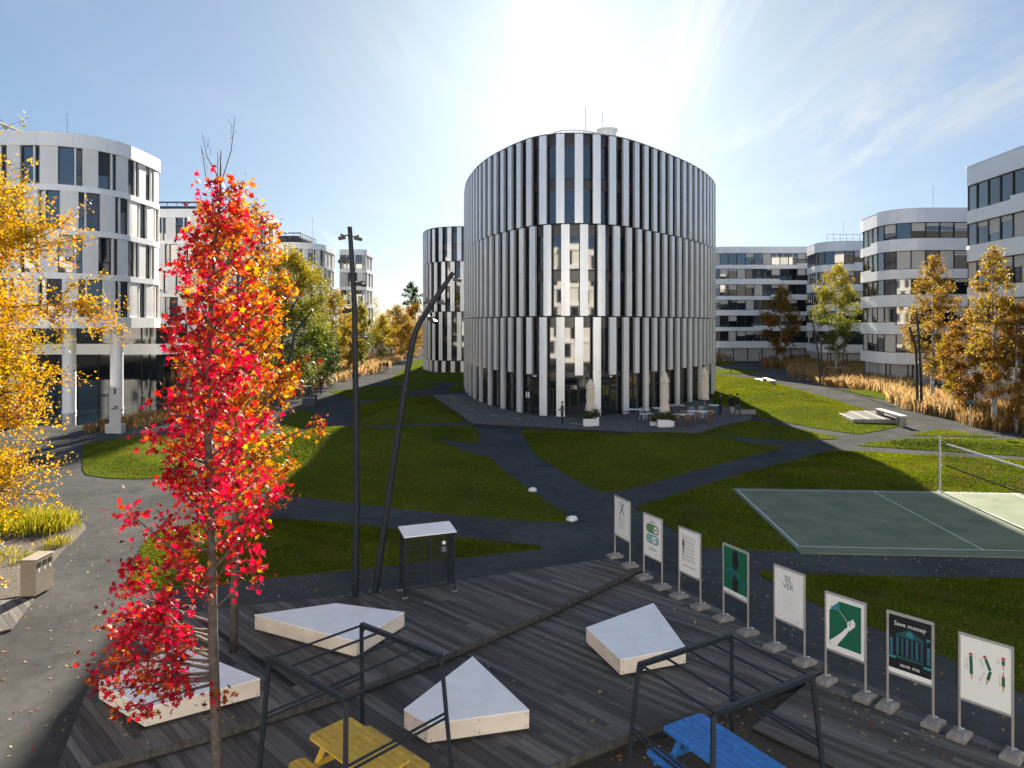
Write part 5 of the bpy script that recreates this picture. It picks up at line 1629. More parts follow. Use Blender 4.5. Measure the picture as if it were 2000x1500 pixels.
# ------------------------------------------------------------------ birches and other trees
YG = [((.31, .25, .018), 5), ((.16, .17, .018), 3), ((.40, .26, .016), 5), ((.08, .10, .015), 1)]
GOLD = [((.33, .21, .028), 5), ((.26, .14, .024), 3), ((.26, .21, .034), 3)]
ORAN = [((.29, .175, .032), 5), ((.21, .11, .024), 3), ((.25, .20, .034), 3)]
BROW = [((.22, .11, .02), 5), ((.30, .15, .02), 3), ((.14, .08, .02), 3)]
GREN = [((.085, .115, .014), 5), ((.14, .15, .016), 3), ((.045, .075, .012), 4), ((.26, .20, .016), 1)]
DARK = [((.035, .06, .016), 5), ((.055, .085, .018), 3), ((.02, .04, .012), 2)]
def tree(label, base, H, hw, pal, n, size, seed, name='birch_tree', clear=.14, bark='bark_birch', shape='ovate', pal_top=None, dens=1.0, limbs=30, group=None, spread=.05, sx=1.0, twigs=14, out=0.0):
    g = np.random.default_rng(seed)
    base = Vector(base)
    root = empty(name, base, label, 'tree', group)
    r0 = .012 * H + .02
    wob = [Vector((g.normal() * .012 * H, g.normal() * .012 * H, 0)) * (i / 8) for i in range(9)]
    tpts = [base + Vector((0, 0, H * .97 * i / 8)) + wob[i] for i in range(9)]
    b = MB(); b.tube(tpts, [r0 * (1 - .9 * i / 8) for i in range(9)], 8); b.build('trunk', bark, root, smooth=True)
    def prof(t):
        if shape == 'ovate': return math.sin(min(1, (t / .36)) * math.pi / 2) if t < .36 else max(.05, math.cos((t - .36) / .66 * math.pi / 2)) ** .85
        if shape == 'cone': return max(.04, 1 - t) * min(1, t / .06 + .3)
        if shape == 'round': return max(.05, math.sin(math.pi * min(.985, t * .92 + .08))) ** .7
        return 1
    bb = MB(); A, A0, W = [], [], []
    for i in range(limbs):
        t = (i + g.random() * .8) / limbs
        z = H * (clear + (1 - clear) * t * .93)
        az = i * 2.4 + g.normal() * .4
        ln = hw * prof(t) * g.uniform(.7, 1.12)
        el = g.uniform(.25, .75)
        f = z / (H * .97) * 8; k0 = min(int(f), 7); p = tpts[k0].lerp(tpts[k0 + 1], min(1, f - k0))
        d = Vector((math.cos(az) * sx, math.sin(az), math.tan(el) * .7)); pts = [p]
        for k in range(5):
            q = pts[-1] + Vector((d.x, d.y, d.z * (1 - .28 * k))) * ln / 5 + Vector(g.normal(size=3)) * ln * .03
            pts.append(q)
        rr = r0 * .35 * (1 - .7 * t)
        bb.tube(pts, [max(.006, rr * (1 - .16 * k)) for k in range(6)], 5, cap=False)
        for k in range(twigs):
            f = g.uniform(.25, 1.05); f = min(f, .999); i0 = int(f * 5); q = pts[i0].lerp(pts[i0 + 1], f * 5 - i0)
            ov = Vector((q.x - base.x, q.y - base.y, 0)); ov = ov.normalized() if ov.length > .01 else ov
            e = q + Vector(g.normal(size=3)) * hw * .15 + Vector((0, 0, -.04 * hw)) + (ov + Vector((0, 0, .35))) * hw * out
            bb.tube([q, e], [.010, .004], 3, cap=False)
            A.append(tuple(e)); A0.append(tuple(q)); W.append(.4 + prof(t))
    bb.build('limbs', bark if bark != 'bark_birch' else 'bark', root)['kind'] = 'stuff'
    A = np.array(A); A0 = np.array(A0); W = np.array(W) / sum(W)
    idx = g.choice(len(A), n, p=W)
    pos = A0[idx] + (A[idx] - A0[idx]) * (g.random((n, 1)) ** .7 * 1.06) + g.normal(size=(n, 3)) * hw * spread * np.array([1, 1, 1.25])
    clc = pick(pal, len(A), g, .22)
    cols = clc[idx] * .55 + pick(pal, n, g, .22) * .45
    if pal_top:
        t = np.clip((pos[:, 2] - base.z) / H * 1.6 - .65, 0, 1)[:, None]
        cols = cols * (1 - t) + pick(pal_top, n, g, .2) * t
    V, L, C = quads(pos, g.uniform(size * .6, size * 1.3, n), cols, g, .2)
    raw_mesh('crown', V, L, 4, C, 'leaf', root, base, 'stuff')
    return root
def ptree(label, px, Y, top, hwpx, pal, n, size, seed, **kw):
    X = (px - 1000) / FOC * Y
    H = EYE + (HORIZON - top) / FOC * Y
    return tree(label, (X, Y, .0), H, hwpx / FOC * Y, pal, n, size, seed, **kw)
# the yellow tree at the left edge
tree('golden yellow small-leaved tree filling the left edge', (-13.6, 15.6, .03), 12.6, 3.35, [((.46, .25, .010), 6), ((.38, .25, .014), 4), ((.38, .14, .010), 2), ((.17, .17, .018), 2)], 185000, .078, 31, name='yellow_tree', clear=.20, bark='bark', shape='round', limbs=84, spread=.026, twigs=30, out=.13)
LG, RG = 'birches beyond the left walk', 'birches beside the banded offices'
ptree('large green and gold birch behind the maple', 572, 74, 478, 100, GREN, 34000, 0.213, 41, clear=.12, pal_top=YG, limbs=40, group=LG)
ptree('green birch half hidden by the red maple', 508, 78, 535, 60, GREN, 12350, 0.224, 42, group=LG)
ptree('dark bushy green birch low beside the far walk', 625, 86, 640, 48, DARK, 9500, 0.224, 43, clear=.05, shape='round', group=LG)
ptree('golden birch right of the large green one', 655, 103, 560, 44, GOLD, 12350, 0.224, 44, pal_top=GOLD, group=LG)
ptree('slim green birch behind the tall lamp pole', 706, 118, 588, 36, GREN, 9500, 0.246, 45, pal_top=YG, group=LG)
ptree('yellow green birch between golden birch and tall lamp pole', 682, 112, 610, 34, YG, 7980, 0.246, 46, group=LG)
ptree('small yellow green birch at the far grasses', 745, 150, 612, 30, YG, 7600, 0.269, 47, group=LG)
ptree('nearly bare pale birch before the open sky gap', 733, 172, 572, 24, [((.40, .24, .10), 3), ((.42, .28, .05), 2)], 1710, 0.246, 48, group=LG)
ptree('brown orange tree left of the dark pine', 776, 168, 592, 34, ORAN, 9880, 0.291, 49, name='autumn_tree', shape='round', bark='bark')
ptree('rusty orange tree against the smaller striped building', 812, 182, 590, 34, BROW, 9880, 0.314, 50, name='autumn_tree', shape='round', bark='bark')
ptree('orange tree low behind the far grasses', 795, 150, 628, 34, ORAN, 9500, 0.269, 51, name='autumn_tree', shape='round', bark='bark')
ptree('dark round-topped pine above the orange trees', 803, 200, 548, 20, DARK, 7220, 0.314, 52, name='pine_tree', clear=.5, shape='round', bark='bark')
ptree('sparse yellow tree at the far end of the walk', 760, 215, 600, 30, GOLD, 4940, 0.336, 53, name='autumn_tree', bark='bark')
ptree('brown birch before the farthest banded office', 1525, 132, 553, 40, BROW, 12350, 0.269, 61, pal_top=ORAN, group=RG)
ptree('full green birch before the third banded office', 1633, 107, 506, 52, GREN, 14000, 0.235, 62, pal_top=YG, clear=.18, group=RG)
ptree('orange birch before the second banded office', 1822, 68, 488, 56, ORAN, 11500, 0.190, 63, clear=.2, limbs=36, group=RG)
ptree('tall golden birch before the nearest banded office', 1943, 52, 462, 52, GOLD, 9500, 0.157, 64, clear=.22, limbs=38, group=RG)
ptree('dense brown birch beside the bicycle stands', 1888, 57, 600, 54, BROW, 12000, 0.168, 65, clear=.1, group=RG)
ptree('brown birch at the right edge', 1985, 50, 575, 58, BROW, 12000, 0.157, 66, clear=.1, group=RG)
ptree('young green gold birch beside the orange birch', 1862, 61, 640, 34, YG, 6840, 0.157, 67, clear=.2, group=RG)

# ------------------------------------------------------------------ tall golden grasses
def in_view(p, m=.80): return (p[:, 1] > 3) & (np.abs(p[:, 0]) < m * p[:, 1] + 1)
def sample_poly(poly, n, g):
    bx = np.array(poly); lo, hi = bx.min(0), bx.max(0); out = np.zeros((0, 2))
    while len(out) < n:
        q = g.uniform(lo, hi, (n * 2, 2)); q = q[inside(q, poly)]; out = np.vstack([out, q])
    return out[:n]
def grass_bed(name, label, pix, dens, h, pal, seed, w=.05, plume=True, zb=0.0, lean=.22, cat='grass'):
    g = np.random.default_rng(seed)
    poly = [tuple(gp(x, y).xy) for x, y in pix]
    n = int(abs(poly_area(poly)) * dens)
    p = sample_poly(poly, n, g)
    # clumped
    cl = sample_poly(poly, max(4, n // 26), g); j = g.integers(0, len(cl), n); p = np.where((g.random(n) < .8)[:, None], cl[j] + g.normal(size=(n, 2)) * .22, p)
    hc = h * g.uniform(.75, 1.15, len(cl))[j] * g.uniform(.72, 1.12, n)
    dr = g.normal(size=(n, 2)) * lean * hc[:, None]
    b0 = np.column_stack([p, np.full(n, zb)]); tip = np.column_stack([p + dr, zb + hc]); mid = np.column_stack([p + dr * .35, zb + hc * .62])
    a = g.uniform(0, math.pi, n); sd = np.column_stack([np.cos(a), np.sin(a), np.zeros(n)])
    ww = (w * g.uniform(.6, 1.3, n))[:, None]
    V = np.stack([b0 - sd * ww * .35, b0 + sd * ww * .35, mid + sd * ww * .5, tip, mid - sd * ww * .5], 1).reshape(-1, 3)
    cols = np.repeat(pick(pal, n, g, .2), 5, axis=0)
    o = raw_mesh(name, V, np.arange(n * 5), 5, cols, 'grass_blade', kind='stuff')
    return tag(o, label)
STRAW = [((.40, .27, .13), 5), ((.30, .19, .08), 4), ((.50, .37, .21), 3), ((.18, .13, .05), 2)]
STRAWD = [((.30, .19, .08), 5), ((.22, .14, .05), 4), ((.38, .26, .11), 2)]
GB = 'ornamental_grass'
grass_bed(GB, 'golden ornamental grasses left of the far walk', [(470, 802), (548, 784), (600, 766), (640, 752), (735, 729), (768, 713), (788, 701), (775, 693), (700, 699), (600, 712), (470, 735)], 13, 1.15, STRAW, 71, .09)
grass_bed(GB, 'golden ornamental grasses beyond the sunlit right path', [(1537, 722), (1548, 735), (1600, 752), (1660, 760), (1745, 774), (1782, 762), (1778, 738), (1690, 722), (1600, 714), (1537, 714)], 26, 1.15, STRAW, 72, .08)
grass_bed(GB, 'brown ornamental grasses before the far banded offices', [(1490, 720), (1560, 722), (1690, 721), (1690, 708), (1560, 704), (1490, 710)], 9, 1.5, STRAWD, 73, .11)
grass_bed(GB, 'bright golden grasses below the orange birch', [(1737, 784), (1770, 800), (1800, 809), (1870, 820), (1885, 798), (1865, 782), (1800, 768), (1748, 766)], 45, 1.15, STRAW, 74, .06)
grass_bed(GB, 'shaded brown grasses at the right edge', [(1868, 824), (1900, 835), (2000, 849), (2200, 872), (2250, 822), (2000, 803), (1885, 802)], 45, 1.2, STRAWD, 75, .055)
grass_bed(GB, 'straw grasses at the corner of the striped building', [(1395, 710), (1425, 707), (1432, 700), (1395, 700)], 9, 2.0, STRAW, 76, .12)
grass_bed(GB, 'dry brown grasses along the pond edge', [(160, 846), (215, 845), (250, 840), (335, 826), (335, 812), (262, 818), (205, 832)], 50, .75, STRAWD, 77, .05)
LIME = [((.22, .21, .02), 4), ((.32, .26, .03), 4), ((.14, .16, .015), 2)]
grass_bed(GB, 'yellow green grass clump in the planting bed', [(-60, 1050), (60, 1050), (125, 1043), (164, 1033), (150, 1018), (60, 1012), (-60, 1016)], 260, .55, LIME, 78, .022, zb=.03)
grass_bed(GB, 'small yellow green tuft behind the beige litter bin', [(86, 1078), (112, 1074), (130, 1066), (118, 1060), (90, 1064)], 300, .34, LIME, 79, .02, zb=.03)
grass_bed(GB, 'thin leafy ground cover beside the litter bin', [(-40, 1110), (60, 1100), (80, 1080), (40, 1075), (-40, 1085)], 120, .22, LIME, 80, .02, zb=.03)

# ------------------------------------------------------------------ lawn blades
def blades(lw, verts, z, faces, dens, seed):
    g = np.random.default_rng(seed)
    tri = []
    for f in faces:
        for k in range(1, len(f) - 1): tri.append((f[0], f[k], f[k + 1]))
    tri = np.array(tri); P3 = np.column_stack([verts, z])
    a, b_, c_ = P3[tri[:, 0]], P3[tri[:, 1]], P3[tri[:, 2]]
    ar = .5 * np.linalg.norm(np.cross(b_ - a, c_ - a), axis=1)
    cen = (a + b_ + c_) / 3
    ar = ar * in_view(cen, .76)
    n = int(ar.sum() * dens)
    if n < 10: return
    i = g.choice(len(tri), n, p=ar / ar.sum())
    u, v = g.random(n), g.random(n); m = u + v > 1; u[m], v[m] = 1 - u[m], 1 - v[m]
    p = a[i] + u[:, None] * (b_[i] - a[i]) + v[:, None] * (c_[i] - a[i])
    h = g.uniform(.022, .052, n); ang = g.uniform(0, math.pi, n); w = .011 + .0009 * np.abs(p[:, 1])
    sd = np.column_stack([np.cos(ang), np.sin(ang), np.zeros(n)]) * w[:, None]
    tip = p + np.column_stack([g.normal(size=(n, 2)) * .03, h])
    p[:, 2] -= .006
    V = np.stack([p - sd, p + sd, tip], 1).reshape(-1, 3)
    nz = np.array([mnoise.noise((q[0] * .35, q[1] * .35, 2.0)) for q in p])
    cA = pick([((.075, .122, .006), 5), ((.120, .155, .008), 4), ((.170, .158, .014), 2.8), ((.20, .15, .03), .8)], n, g, .22)
    n2 = np.array([mnoise.noise((q[0] * .9 + 5, q[1] * .9, 7.0)) for q in p])
    br_ = np.clip(n2 * 1.6 + .1, 0, .75)[:, None]
    cA = cA * .88 * (1 - br_) + np.array([.135, .115, .026]) * br_
    cA *= (1 + .50 * nz + .10 * np.sin((p[:, 0] * .55 + p[:, 1] * .83) * 2 * math.pi / 1.3))[:, None]
    o = raw_mesh('grass', V, np.arange(n * 3), 3, np.repeat(cA, 3, axis=0), 'grass_blade', lw, lw.location, 'stuff')
for k, (o, vv, z, f, bl) in enumerate(LAWNS):
    if bl: blades(o, vv, z, f, bl, 200 + k)

# ------------------------------------------------------------------ fallen leaves
def fallen():
    g = np.random.default_rng(91)
    pts = []
    def add(pix, n, z): 
        poly = [tuple(gp(x, y, z).xy) for x, y in pix]
        q = sample_poly(poly, n, g); pts.append(np.column_stack([q, np.full(n, z + .012)]))
    add([(0, 1240), (150, 1060), (290, 960), (300, 1040), (230, 1180), (180, 1290), (110, 1490), (0, 1490)], 190, 0)
    add([(0, 1172), (40, 1166), (118, 1080), (150, 1052), (0, 1060)], 320, .03)
    add([(290, 1050), (480, 1135), (700, 1115), (760, 1130), (480, 1178), (250, 1230)], 90, 0.0)
    add([(1260, 1090), (1480, 1110), (1600, 1190), (1830, 1290), (2000, 1370), (2000, 1450), (1640, 1300), (1440, 1195)], 170, 0.0)
    add([(1280, 1130), (1600, 1290), (1240, 1420), (1000, 1480), (800, 1480), (900, 1300)], 60, ZM + .004)
    add([(140, 1480), (250, 1380), (330, 1400), (500, 1390), (260, 1465)], 22, ZU + .004)
    add([(1640, 1320), (2000, 1480), (1900, 1500), (1560, 1400)], 70, ZL + .004)
    add([(1100, 1490), (1242, 1436), (1460, 1362), (1550, 1372), (1500, 1480)], 120, .012)
    add([(1370, 1075), (1560, 1085), (2000, 1090), (2000, 1128), (1500, 1110)], 90, 0.0)
    add([(1450, 962), (1820, 970), (1990, 1070), (1570, 1065)], 30, .05)
    p = np.vstack(pts)
    # on lawns
    for (o, vv, z, f, bl) in LAWNS:
        if bl >= 50:
            P3 = np.column_stack([vv, z]); P3 = P3[in_view(P3, .76)]
            if len(P3) < 5: continue
            k = min(len(P3), int(len(P3) * (.08 if bl > 200 else .004)))
            q = P3[g.choice(len(P3), k, replace=False)] + np.column_stack([g.normal(size=(k, 2)) * .2, np.full(k, .055)])
            p = np.vstack([p, q])
    n = len(p)
    cols = pick([((.50, .40, .26), 5), ((.42, .30, .16), 3), ((.30, .12, .05), 2), ((.50, .34, .06), 2), ((.36, .04, .03), .7)], n, g, .2)
    V, L, C, _ = stars(p, g.uniform(.06, .125, n), cols, g, flatten=.35)
    tag(raw_mesh('fallen_leaves', V, L, 3, C, 'leaf', kind='stuff'), 'pale fallen leaves scattered over paths and decks')
fallen()
# ------------------------------------------------------------------ cafe terrace
def parasol(label, px, py, top, k):
    p = gp(px, py, TZ); H = (py - top) * p.y / FOC
    root = empty('parasol', p, label, 'parasol', 'closed cream parasols on the cafe terrace')
    b = MB(); b.lathe([(.03, .0), (.03, H - .05)], p, 8); b.build('pole', 'wood_pale', root)
    b = MB(); b.box((p.x, p.y, p.z + .04), (.55, .55, .08)); b.build('base', 'concrete', root)
    z0 = .75
    def wob(a, z): return 1 + .16 * math.sin(8 * a + .6 * z) * (1 - .4 * (z / H)) + .05 * math.sin(3 * a)
    prof = [(.40, z0), (.36, z0 + .25), (.27, z0 + .75), (.26, z0 + .82), (.30, z0 + 1.0), (.31, H * .55), (.29, H * .68), (.22, H * .80), (.15, H * .90)]
    b = MB(); b.lathe(prof, p, 32, wob=wob); b.build('canopy', 'cream_fabric', root, smooth=True)
    b = MB(); b.lathe([(.34, H * .76), (.33, H * .80), (.22, H * .90), (.09, H * .97), (.02, H)], p, 32, wob=wob); b.build('cap', 'cream_fabric', root, smooth=True)
    b = MB(); b.lathe([(.285, z0 + .74), (.285, z0 + .82)], p, 20); b.build('strap', 'cream_fabric', root)
parasol('closed cream parasol in front of the entrance fins', 1153, 822, 740, 1)
parasol('tallest closed cream parasol among the cafe tables', 1298, 824, 723, 2)
parasol('closed cream parasol at the far end of the cafe terrace', 1376, 797, 715, 3)
def planter(label, px, py, w, seed, h=.55):
    g = np.random.default_rng(seed)
    p = gp(px, py, TZ)
    root = empty('planter', p, label, 'planter', 'white planters on the cafe terrace')
    b = MB(); b.box((p.x, p.y, p.z + h / 2), (w, .5, h), bev=.02); b.build('pot', 'white_paint', root)
    n = 700
    pos = np.column_stack([p.x + g.normal(size=n) * w * .36, p.y + g.normal(size=n) * .2, p.z + h + np.abs(g.normal(size=n)) * .24])
    V, L, C = quads(pos, g.uniform(.06, .14, n), pick([((.05, .09, .02), 4), ((.10, .11, .03), 2), ((.16, .09, .03), 2)], n, g), g)
    raw_mesh('plants', V, L, 4, C, 'leaf', root, p, 'stuff')
planter('white planter left of the entrance parasol', 1149, 832, .75, 1)
planter('narrow white planter right of the entrance parasol', 1164, 831, .4, 2, .65)
planter('dark-leaved planter with a bushy plant beside the tallest parasol', 1279, 831, .7, 3, .3)
planter('white planter under the tallest parasol', 1297, 834, .95, 4)
planter('small white planter beside the planter under the tallest parasol', 1309, 833, .5, 5, .45)
def cafe_table(label, px, py, w, d, mt='white_paint', rz=0.0):
    p = gp(px, py, TZ)
    root = empty('cafe_table', (0, 0, 0), label, 'table', 'white-topped cafe tables on the terrace')
    b = MB(); b.box((0, 0, .74), (w, d, .035), bev=.01); b.build('top', mt, root)
    for sx in (-1, 1):
        for sy in (-1, 1):
            b = MB(); b.box((sx * (w / 2 - .08), sy * (d / 2 - .08), .36), (.045, .045, .72)); b.build('leg', 'steel_black', root)
    root.location = p; root.rotation_euler = (0, 0, rz)
def cafe_chair(label, px, py, mt, rz, group, wood=True):
    p = gp(px, py, TZ)
    root = empty('cafe_chair', (0, 0, 0), label, 'chair', group)
    b = MB(); b.box((0, 0, .45), (.44, .44, .04), bev=.012); b.build('seat', mt, root)
    b = MB()
    if wood: b.box((0, .21, .72), (.42, .03, .28), bev=.01)
    else:
        for k in range(4): b.tube([(-.18 + k * .12, .21, .46), (-.2 + k * .133, .24, .88)], .011, 6)
        b.tube([(-.21, .24, .86), (-.12, .245, .92), (.12, .245, .92), (.21, .24, .86)], .014, 6)
    b.build('backrest', mt, root)
    for sx in (-1, 1):
        for sy in (-1, 1):
            b = MB(); b.tube([(sx * .18, sy * .18, .45), (sx * .21, sy * .21, 0)], .018, 6); b.build('leg', mt, root)
    root.location = p; root.rotation_euler = (0, 0, rz)
cafe_table('white cafe table nearest the entrance', 1240, 818, 1.15, .7)
cafe_table('long white cafe table beside the tallest parasol', 1330, 829, 1.5, .75, rz=-.1)
cafe_table('long white cafe table under the far parasol', 1368, 822, 2.0, .8, rz=-.12)
cafe_table('white cafe table behind the tallest parasol', 1290, 815, 1.2, .7)
cafe_table('dark-edged cafe table close to the fins', 1322, 809, 1.2, .7, 'ink_grey')
cafe_table('small white cafe table beyond the far parasol', 1396, 809, .9, .7)
WC, BC = 'white wire cafe chairs', 'brown wooden cafe chairs'
cafe_chair('white wire chair between the entrance table and tallest parasol', 1257, 820, 'white_paint', .7, WC, False)
cafe_chair('white wire chair with a looped back beside another white chair', 1269, 819, 'white_paint', 2.2, WC, False)
cafe_chair('white wire chair at the long table under the far parasol', 1352, 819, 'white_paint', 0, WC, False)
cafe_chair('white wire chair at the far end of the long table', 1372, 817, 'white_paint', .3, WC, False)
cafe_chair('brown chair left of the table nearest the entrance', 1220, 815, 'wood_red', 1.4, BC)
cafe_chair('brown chair in front of the long table by the tallest parasol', 1322, 832, 'wood_red', 3.0, BC)
cafe_chair('brown chair at the right end of that long table', 1341, 832, 'wood_red', 3.3, BC)
cafe_chair('brown chair behind the long table by the tallest parasol', 1335, 823, 'wood_red', 0, BC)
cafe_chair('brown chair in front of the long table under the far parasol', 1360, 826, 'wood_red', 3.1, BC)
cafe_chair('brown chair at the right of the long table under the far parasol', 1385, 824, 'wood_red', 3.4, BC)
p = gp(1450, 809, TZ)
b = MB(); b.box((p.x, p.y, .42), (2.1, .35, .36))
tag(b.build('terrace_wall', 'concrete'), 'low dark wall at the right end of the terrace', 'wall')

# ------------------------------------------------------------------ people
def person(label, px, py, zf, h, heading, pose, top, legs, hair, long_hair=False, coat=False, extra=None):
    """one skinned figure; heading 0 looks along -y (towards the viewer)"""
    st = .16 if pose == 'walk' else .03
    J = {'pelvis': (0, 0, .95, .145, .11), 'belly': (0, 0, 1.10, .140, .10), 'chest': (0, .01, 1.30, .165, .115), 'neck0': (0, .01, 1.45, .06, .06), 'neck': (0, 0, 1.52, .052, .055),
         'head': (0, -.02, 1.62, .078, .092), 'crown': (0, -.005, 1.71, .07, .08)}
    E = [('pelvis', 'belly'), ('belly', 'chest'), ('chest', 'neck0'), ('neck0', 'neck'), ('neck', 'head'), ('head', 'crown')]
    for s, n in ((-1, 'l'), (1, 'r')):
        f = st * s
        J['hip' + n] = (s * .09, 0, .86, .095, .10); J['knee' + n] = (s * .10, -f * .9 - .02, .49, .062, .066); J['ank' + n] = (s * .10, -f * 1.7 + .03, .09, .042, .045); J['toe' + n] = (s * .115, -f * 1.7 - .13, .035, .036, .03)
        E += [('pelvis', 'hip' + n), ('hip' + n, 'knee' + n), ('knee' + n, 'ank' + n), ('ank' + n, 'toe' + n)]
        a = f * 1.0
        fw = pose == 'hold'
        J['sh' + n] = (s * .185, .01, 1.38, .068, .065)
        J['el' + n] = (s * .235, a * .6 + (.0 if not fw else .02), 1.12, .048, .048)
        J['wr' + n] = (s * (.22 if not fw else .12), a * 1.3 - (.06 if not fw else .26), .90 if not fw else 1.10, .036, .036)
        J['hd' + n] = (s * (.215 if not fw else .09), a * 1.45 - (.08 if not fw else .34), .80 if not fw else 1.11, .034, .022)
        E += [('chest', 'sh' + n), ('sh' + n, 'el' + n), ('el' + n, 'wr' + n), ('wr' + n, 'hd' + n)]
    names = list(J)
    me = bpy.data.meshes.new('person')
    me.from_pydata([J[n][:3] for n in names], [(names.index(a), names.index(b_)) for a, b_ in E], [])
    ob = bpy.data.objects.new('person_tmp', me); col.objects.link(ob)
    sk = ob.modifiers.new('skin', 'SKIN'); sk.use_smooth_shade = True
    if not me.skin_vertices: 
        bm = bmesh.new(); bm.from_mesh(me); bm.verts.layers.skin.verify(); bm.to_mesh(me); bm.free()
    for i, n in enumerate(names):
        sv = me.skin_vertices[0].data[i]; sv.radius = J[n][3:5]; sv.use_root = (n == 'pelvis')
    ss = ob.modifiers.new('sub', 'SUBSURF'); ss.levels = 1; ss.render_levels = 1
    dg = bpy.context.evaluated_depsgraph_get()
    body = bpy.data.meshes.new_from_object(ob.evaluated_get(dg))
    bpy.data.objects.remove(ob)
    for m_ in (top, legs, 'skin', 'black_plastic'): body.materials.append(M[m_])
    hem = .70 if coat else .90
    for f in body.polygons:
        c_ = f.center
        mi = 0
        if c_.z < .10: mi = 3
        elif c_.z < hem and abs(c_.x) < .175: mi = 1
        elif c_.z > 1.49: mi = 2
        elif (abs(c_.x) > .17 and c_.z < .86 and pose != 'hold') or (pose == 'hold' and c_.y < -.27 and c_.z > .95): mi = 2
        f.material_index = mi; f.use_smooth = True
    o = bpy.data.objects.new('person', body); col.objects.link(o); o.name = 'person'
    tag(o, label, 'person')
    # hair cap
    b = MB()
    b.lathe([(.088, 1.60), (.098, 1.65), (.094, 1.71), (.07, 1.765), (.03, 1.785)], (0, .018, 0), 14)
    if long_hair: b.lathe([(.05, 1.36), (.085, 1.42), (.092, 1.55), (.088, 1.63)], (0, .05, 0), 12)
    hb = b.build('hair', hair, o, smooth=True)
    b = MB(); b.add([(-.014, -.098, 1.60), (.014, -.098, 1.60), (0, -.125, 1.605), (0, -.10, 1.645)], [(0, 2, 3), (2, 1, 3), (0, 1, 2)]); b.build('nose', 'skin', o)
    for s in (-1, 1):
        b = MB(); b.lathe([(.004, -.006), (.009, 0), (.004, .006)], (s * .032, -.103, 1.645), 8); b.build('eye', 'black_plastic', o)
    if extra: extra(o)
    o.location = gp(px, py, zf); o.rotation_euler = (0, 0, heading); o.scale = (h / 1.78,) * 3
    return o
mat('cloth_navy', (.018, .022, .032), .9); mat('cloth_black', (.010, .010, .012), .9); mat('cloth_grey', (.07, .075, .07), .9, var=.15, vscale=30); mat('jeans', (.035, .06, .11), .9); mat('cloth_brown', (.11, .06, .045), .9); mat('cloth_pale', (.34, .33, .33), .9)
mat('hair_dark', (.015, .010, .008), .6); mat('hair_fair', (.28, .17, .07), .6); mat('hair_red', (.14, .055, .025), .6)
def plate(o):
    b = MB(); b.lathe([(.10, 1.115), (.13, 1.125), (.13, 1.13)], (0, -.42, 0), 16); b.build('held_plate', 'white_paint', o)
def bag(o):
    b = MB(); b.box((.25, -.05, .52), (.10, .24, .34), bev=.03); b.build('held_bag', 'cloth_pale', o)
person('person in grey jacket holding a white plate by the entrance', 1098, 829, TZ, 1.74, R(-75), 'hold', 'cloth_grey', 'cloth_black', 'hair_fair', extra=plate)
person('person in long dark coat at the far corner of the terrace', 1407, 811, TZ, 1.80, R(60), 'stand', 'cloth_black', 'cloth_black', 'hair_dark', coat=True)
person('person in dark coat carrying a pale bag', 1428, 811, TZ, 1.74, R(-60), 'stand', 'cloth_black', 'cloth_pale', 'hair_dark', coat=True, extra=bag)
person('person in black jacket and blue jeans on the terrace', 1440, 812, TZ, 1.82, R(200), 'walk', 'cloth_black', 'jeans', 'hair_dark')
person('person with fair hair and dark jacket on the far walk', 605, 772, 0, 1.74, R(175), 'walk', 'cloth_navy', 'jeans', 'hair_fair', True)
person('person with red hair and dark jacket on the far walk', 627, 771, 0, 1.78, R(180), 'walk', 'cloth_black', 'jeans', 'hair_red', True)
person('person in brown jacket in the far group of three', 743.5, 728, 0, 1.74, R(170), 'walk', 'cloth_brown', 'cloth_pale', 'hair_dark')
person('person in navy jacket in the middle of the far group', 750, 726.5, 0, 1.80, R(185), 'walk', 'cloth_navy', 'cloth_pale', 'hair_fair')
person('person in black at the path side of the far group', 756, 726, 0, 1.82, R(190), 'walk', 'cloth_black', 'cloth_black', 'hair_dark')

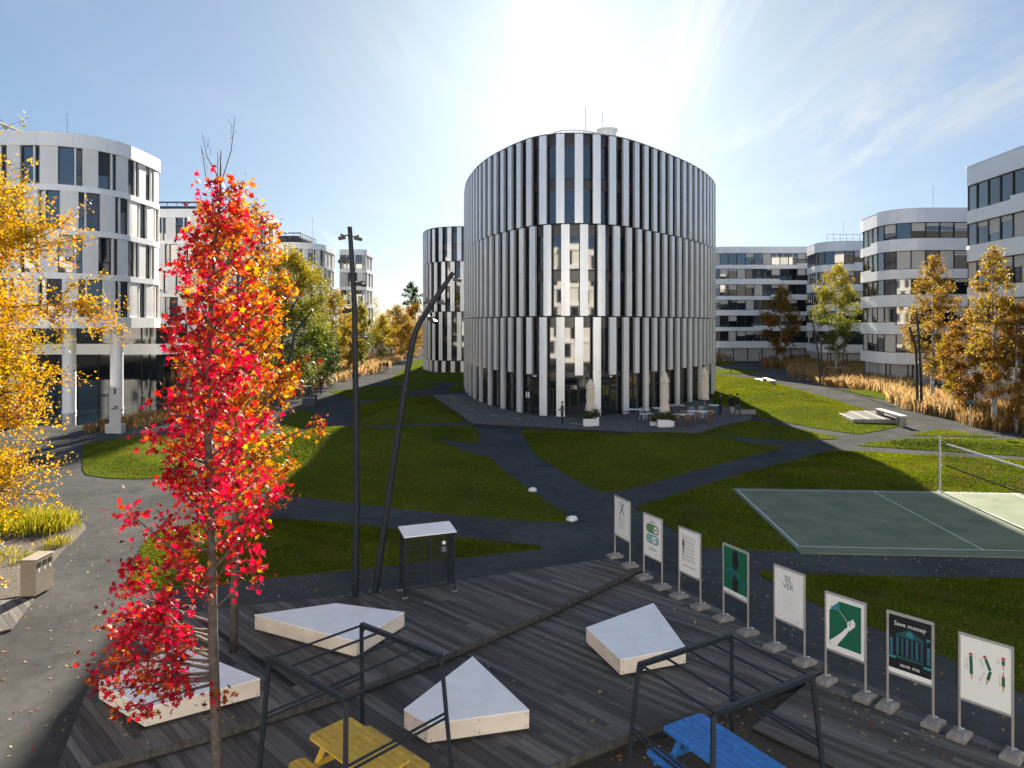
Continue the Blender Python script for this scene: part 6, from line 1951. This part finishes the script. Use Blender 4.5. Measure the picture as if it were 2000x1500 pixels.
# ------------------------------------------------------------------ bicycles and their stands
def bicycle(label, px, py, rz, red=False):
    root = empty('bicycle', (0, 0, 0), label, 'bicycle', 'bicycles parked in the grasses')
    for x in (-.52, .52):
        b = MB(); n = 20
        ring = [(x + .33 * math.cos(2 * math.pi * i / n), 0, .345 + .33 * math.sin(2 * math.pi * i / n)) for i in range(n + 1)]
        b.tube(ring, .018, 6, cap=False); w = b.build('wheel', 'black_plastic', root)
        b = MB()
        for i in range(8):
            a = math.pi * i / 8; b.bar((x + .32 * math.cos(a), 0, .345 + .32 * math.sin(a)), (x - .32 * math.cos(a), 0, .345 - .32 * math.sin(a)), .004)
        tag(b.build('spokes', 'steel_galv', w), kind='stuff')
    b = MB(); bbk, st, hd = (-.08, 0, .30), (-.2, 0, .82), (.40, 0, .80)
    for a, c_ in ((bbk, st), (bbk, hd), (st, hd), (bbk, (-.52, 0, .345)), (st, (-.52, 0, .345)), (hd, (.52, 0, .345)), (hd, (.36, 0, 1.0))): b.tube([a, c_], .018, 6)
    b.build('frame', 'steel_dark', root)
    b = MB(); b.tube([(.30, -.28, 1.0), (.38, -.1, 1.02), (.38, .1, 1.02), (.30, .28, 1.0)], .014, 6); b.build('handlebar', 'steel_galv', root)
    b = MB(); b.box((-.23, 0, .90), (.26, .15, .06), bev=.02); b.build('saddle', 'ink_red' if red else 'black_plastic', root)
    b = MB(); b.tube([(-.2, 0, .82), (-.22, 0, .88)], .014, 6); b.build('seat_post', 'steel_galv', root)
    root.location = gp(px, py); root.rotation_euler = (0, 0, rz)
bicycle('bicycle with red saddle before the bright grasses', 1818, 808, R(-28), True)
bicycle('dark bicycle behind the one with the red saddle', 1836, 806, R(-40))
bicycle('bicycle half hidden in the grasses left of the lamp poles', 1556, 743, R(-35))
bicycle('bicycle parked beside another, nearer the lamp poles', 1569, 745, R(-35))
for k, (px, py) in enumerate(((1830, 811), (1842, 813), (1852, 815))):
    p = gp(px, py); root = empty('bicycle_stand', p, ('steel bicycle hoop nearest the bicycle with red saddle', 'middle steel bicycle hoop by the grasses', 'steel bicycle hoop farthest from the bicycles')[k], 'bicycle stand', 'steel bicycle hoops')
    b = MB(); d = Vector((.5, .75, 0)); pts = [p, p + Vector((0, 0, .85)), p + d * .05 + Vector((0, 0, .92)), p + d * .85 + Vector((0, 0, .92)), p + d * .9 + Vector((0, 0, .85)), p + d * .9]
    b.tube(pts, .035, 8); b.build('hoop', 'rust', root)
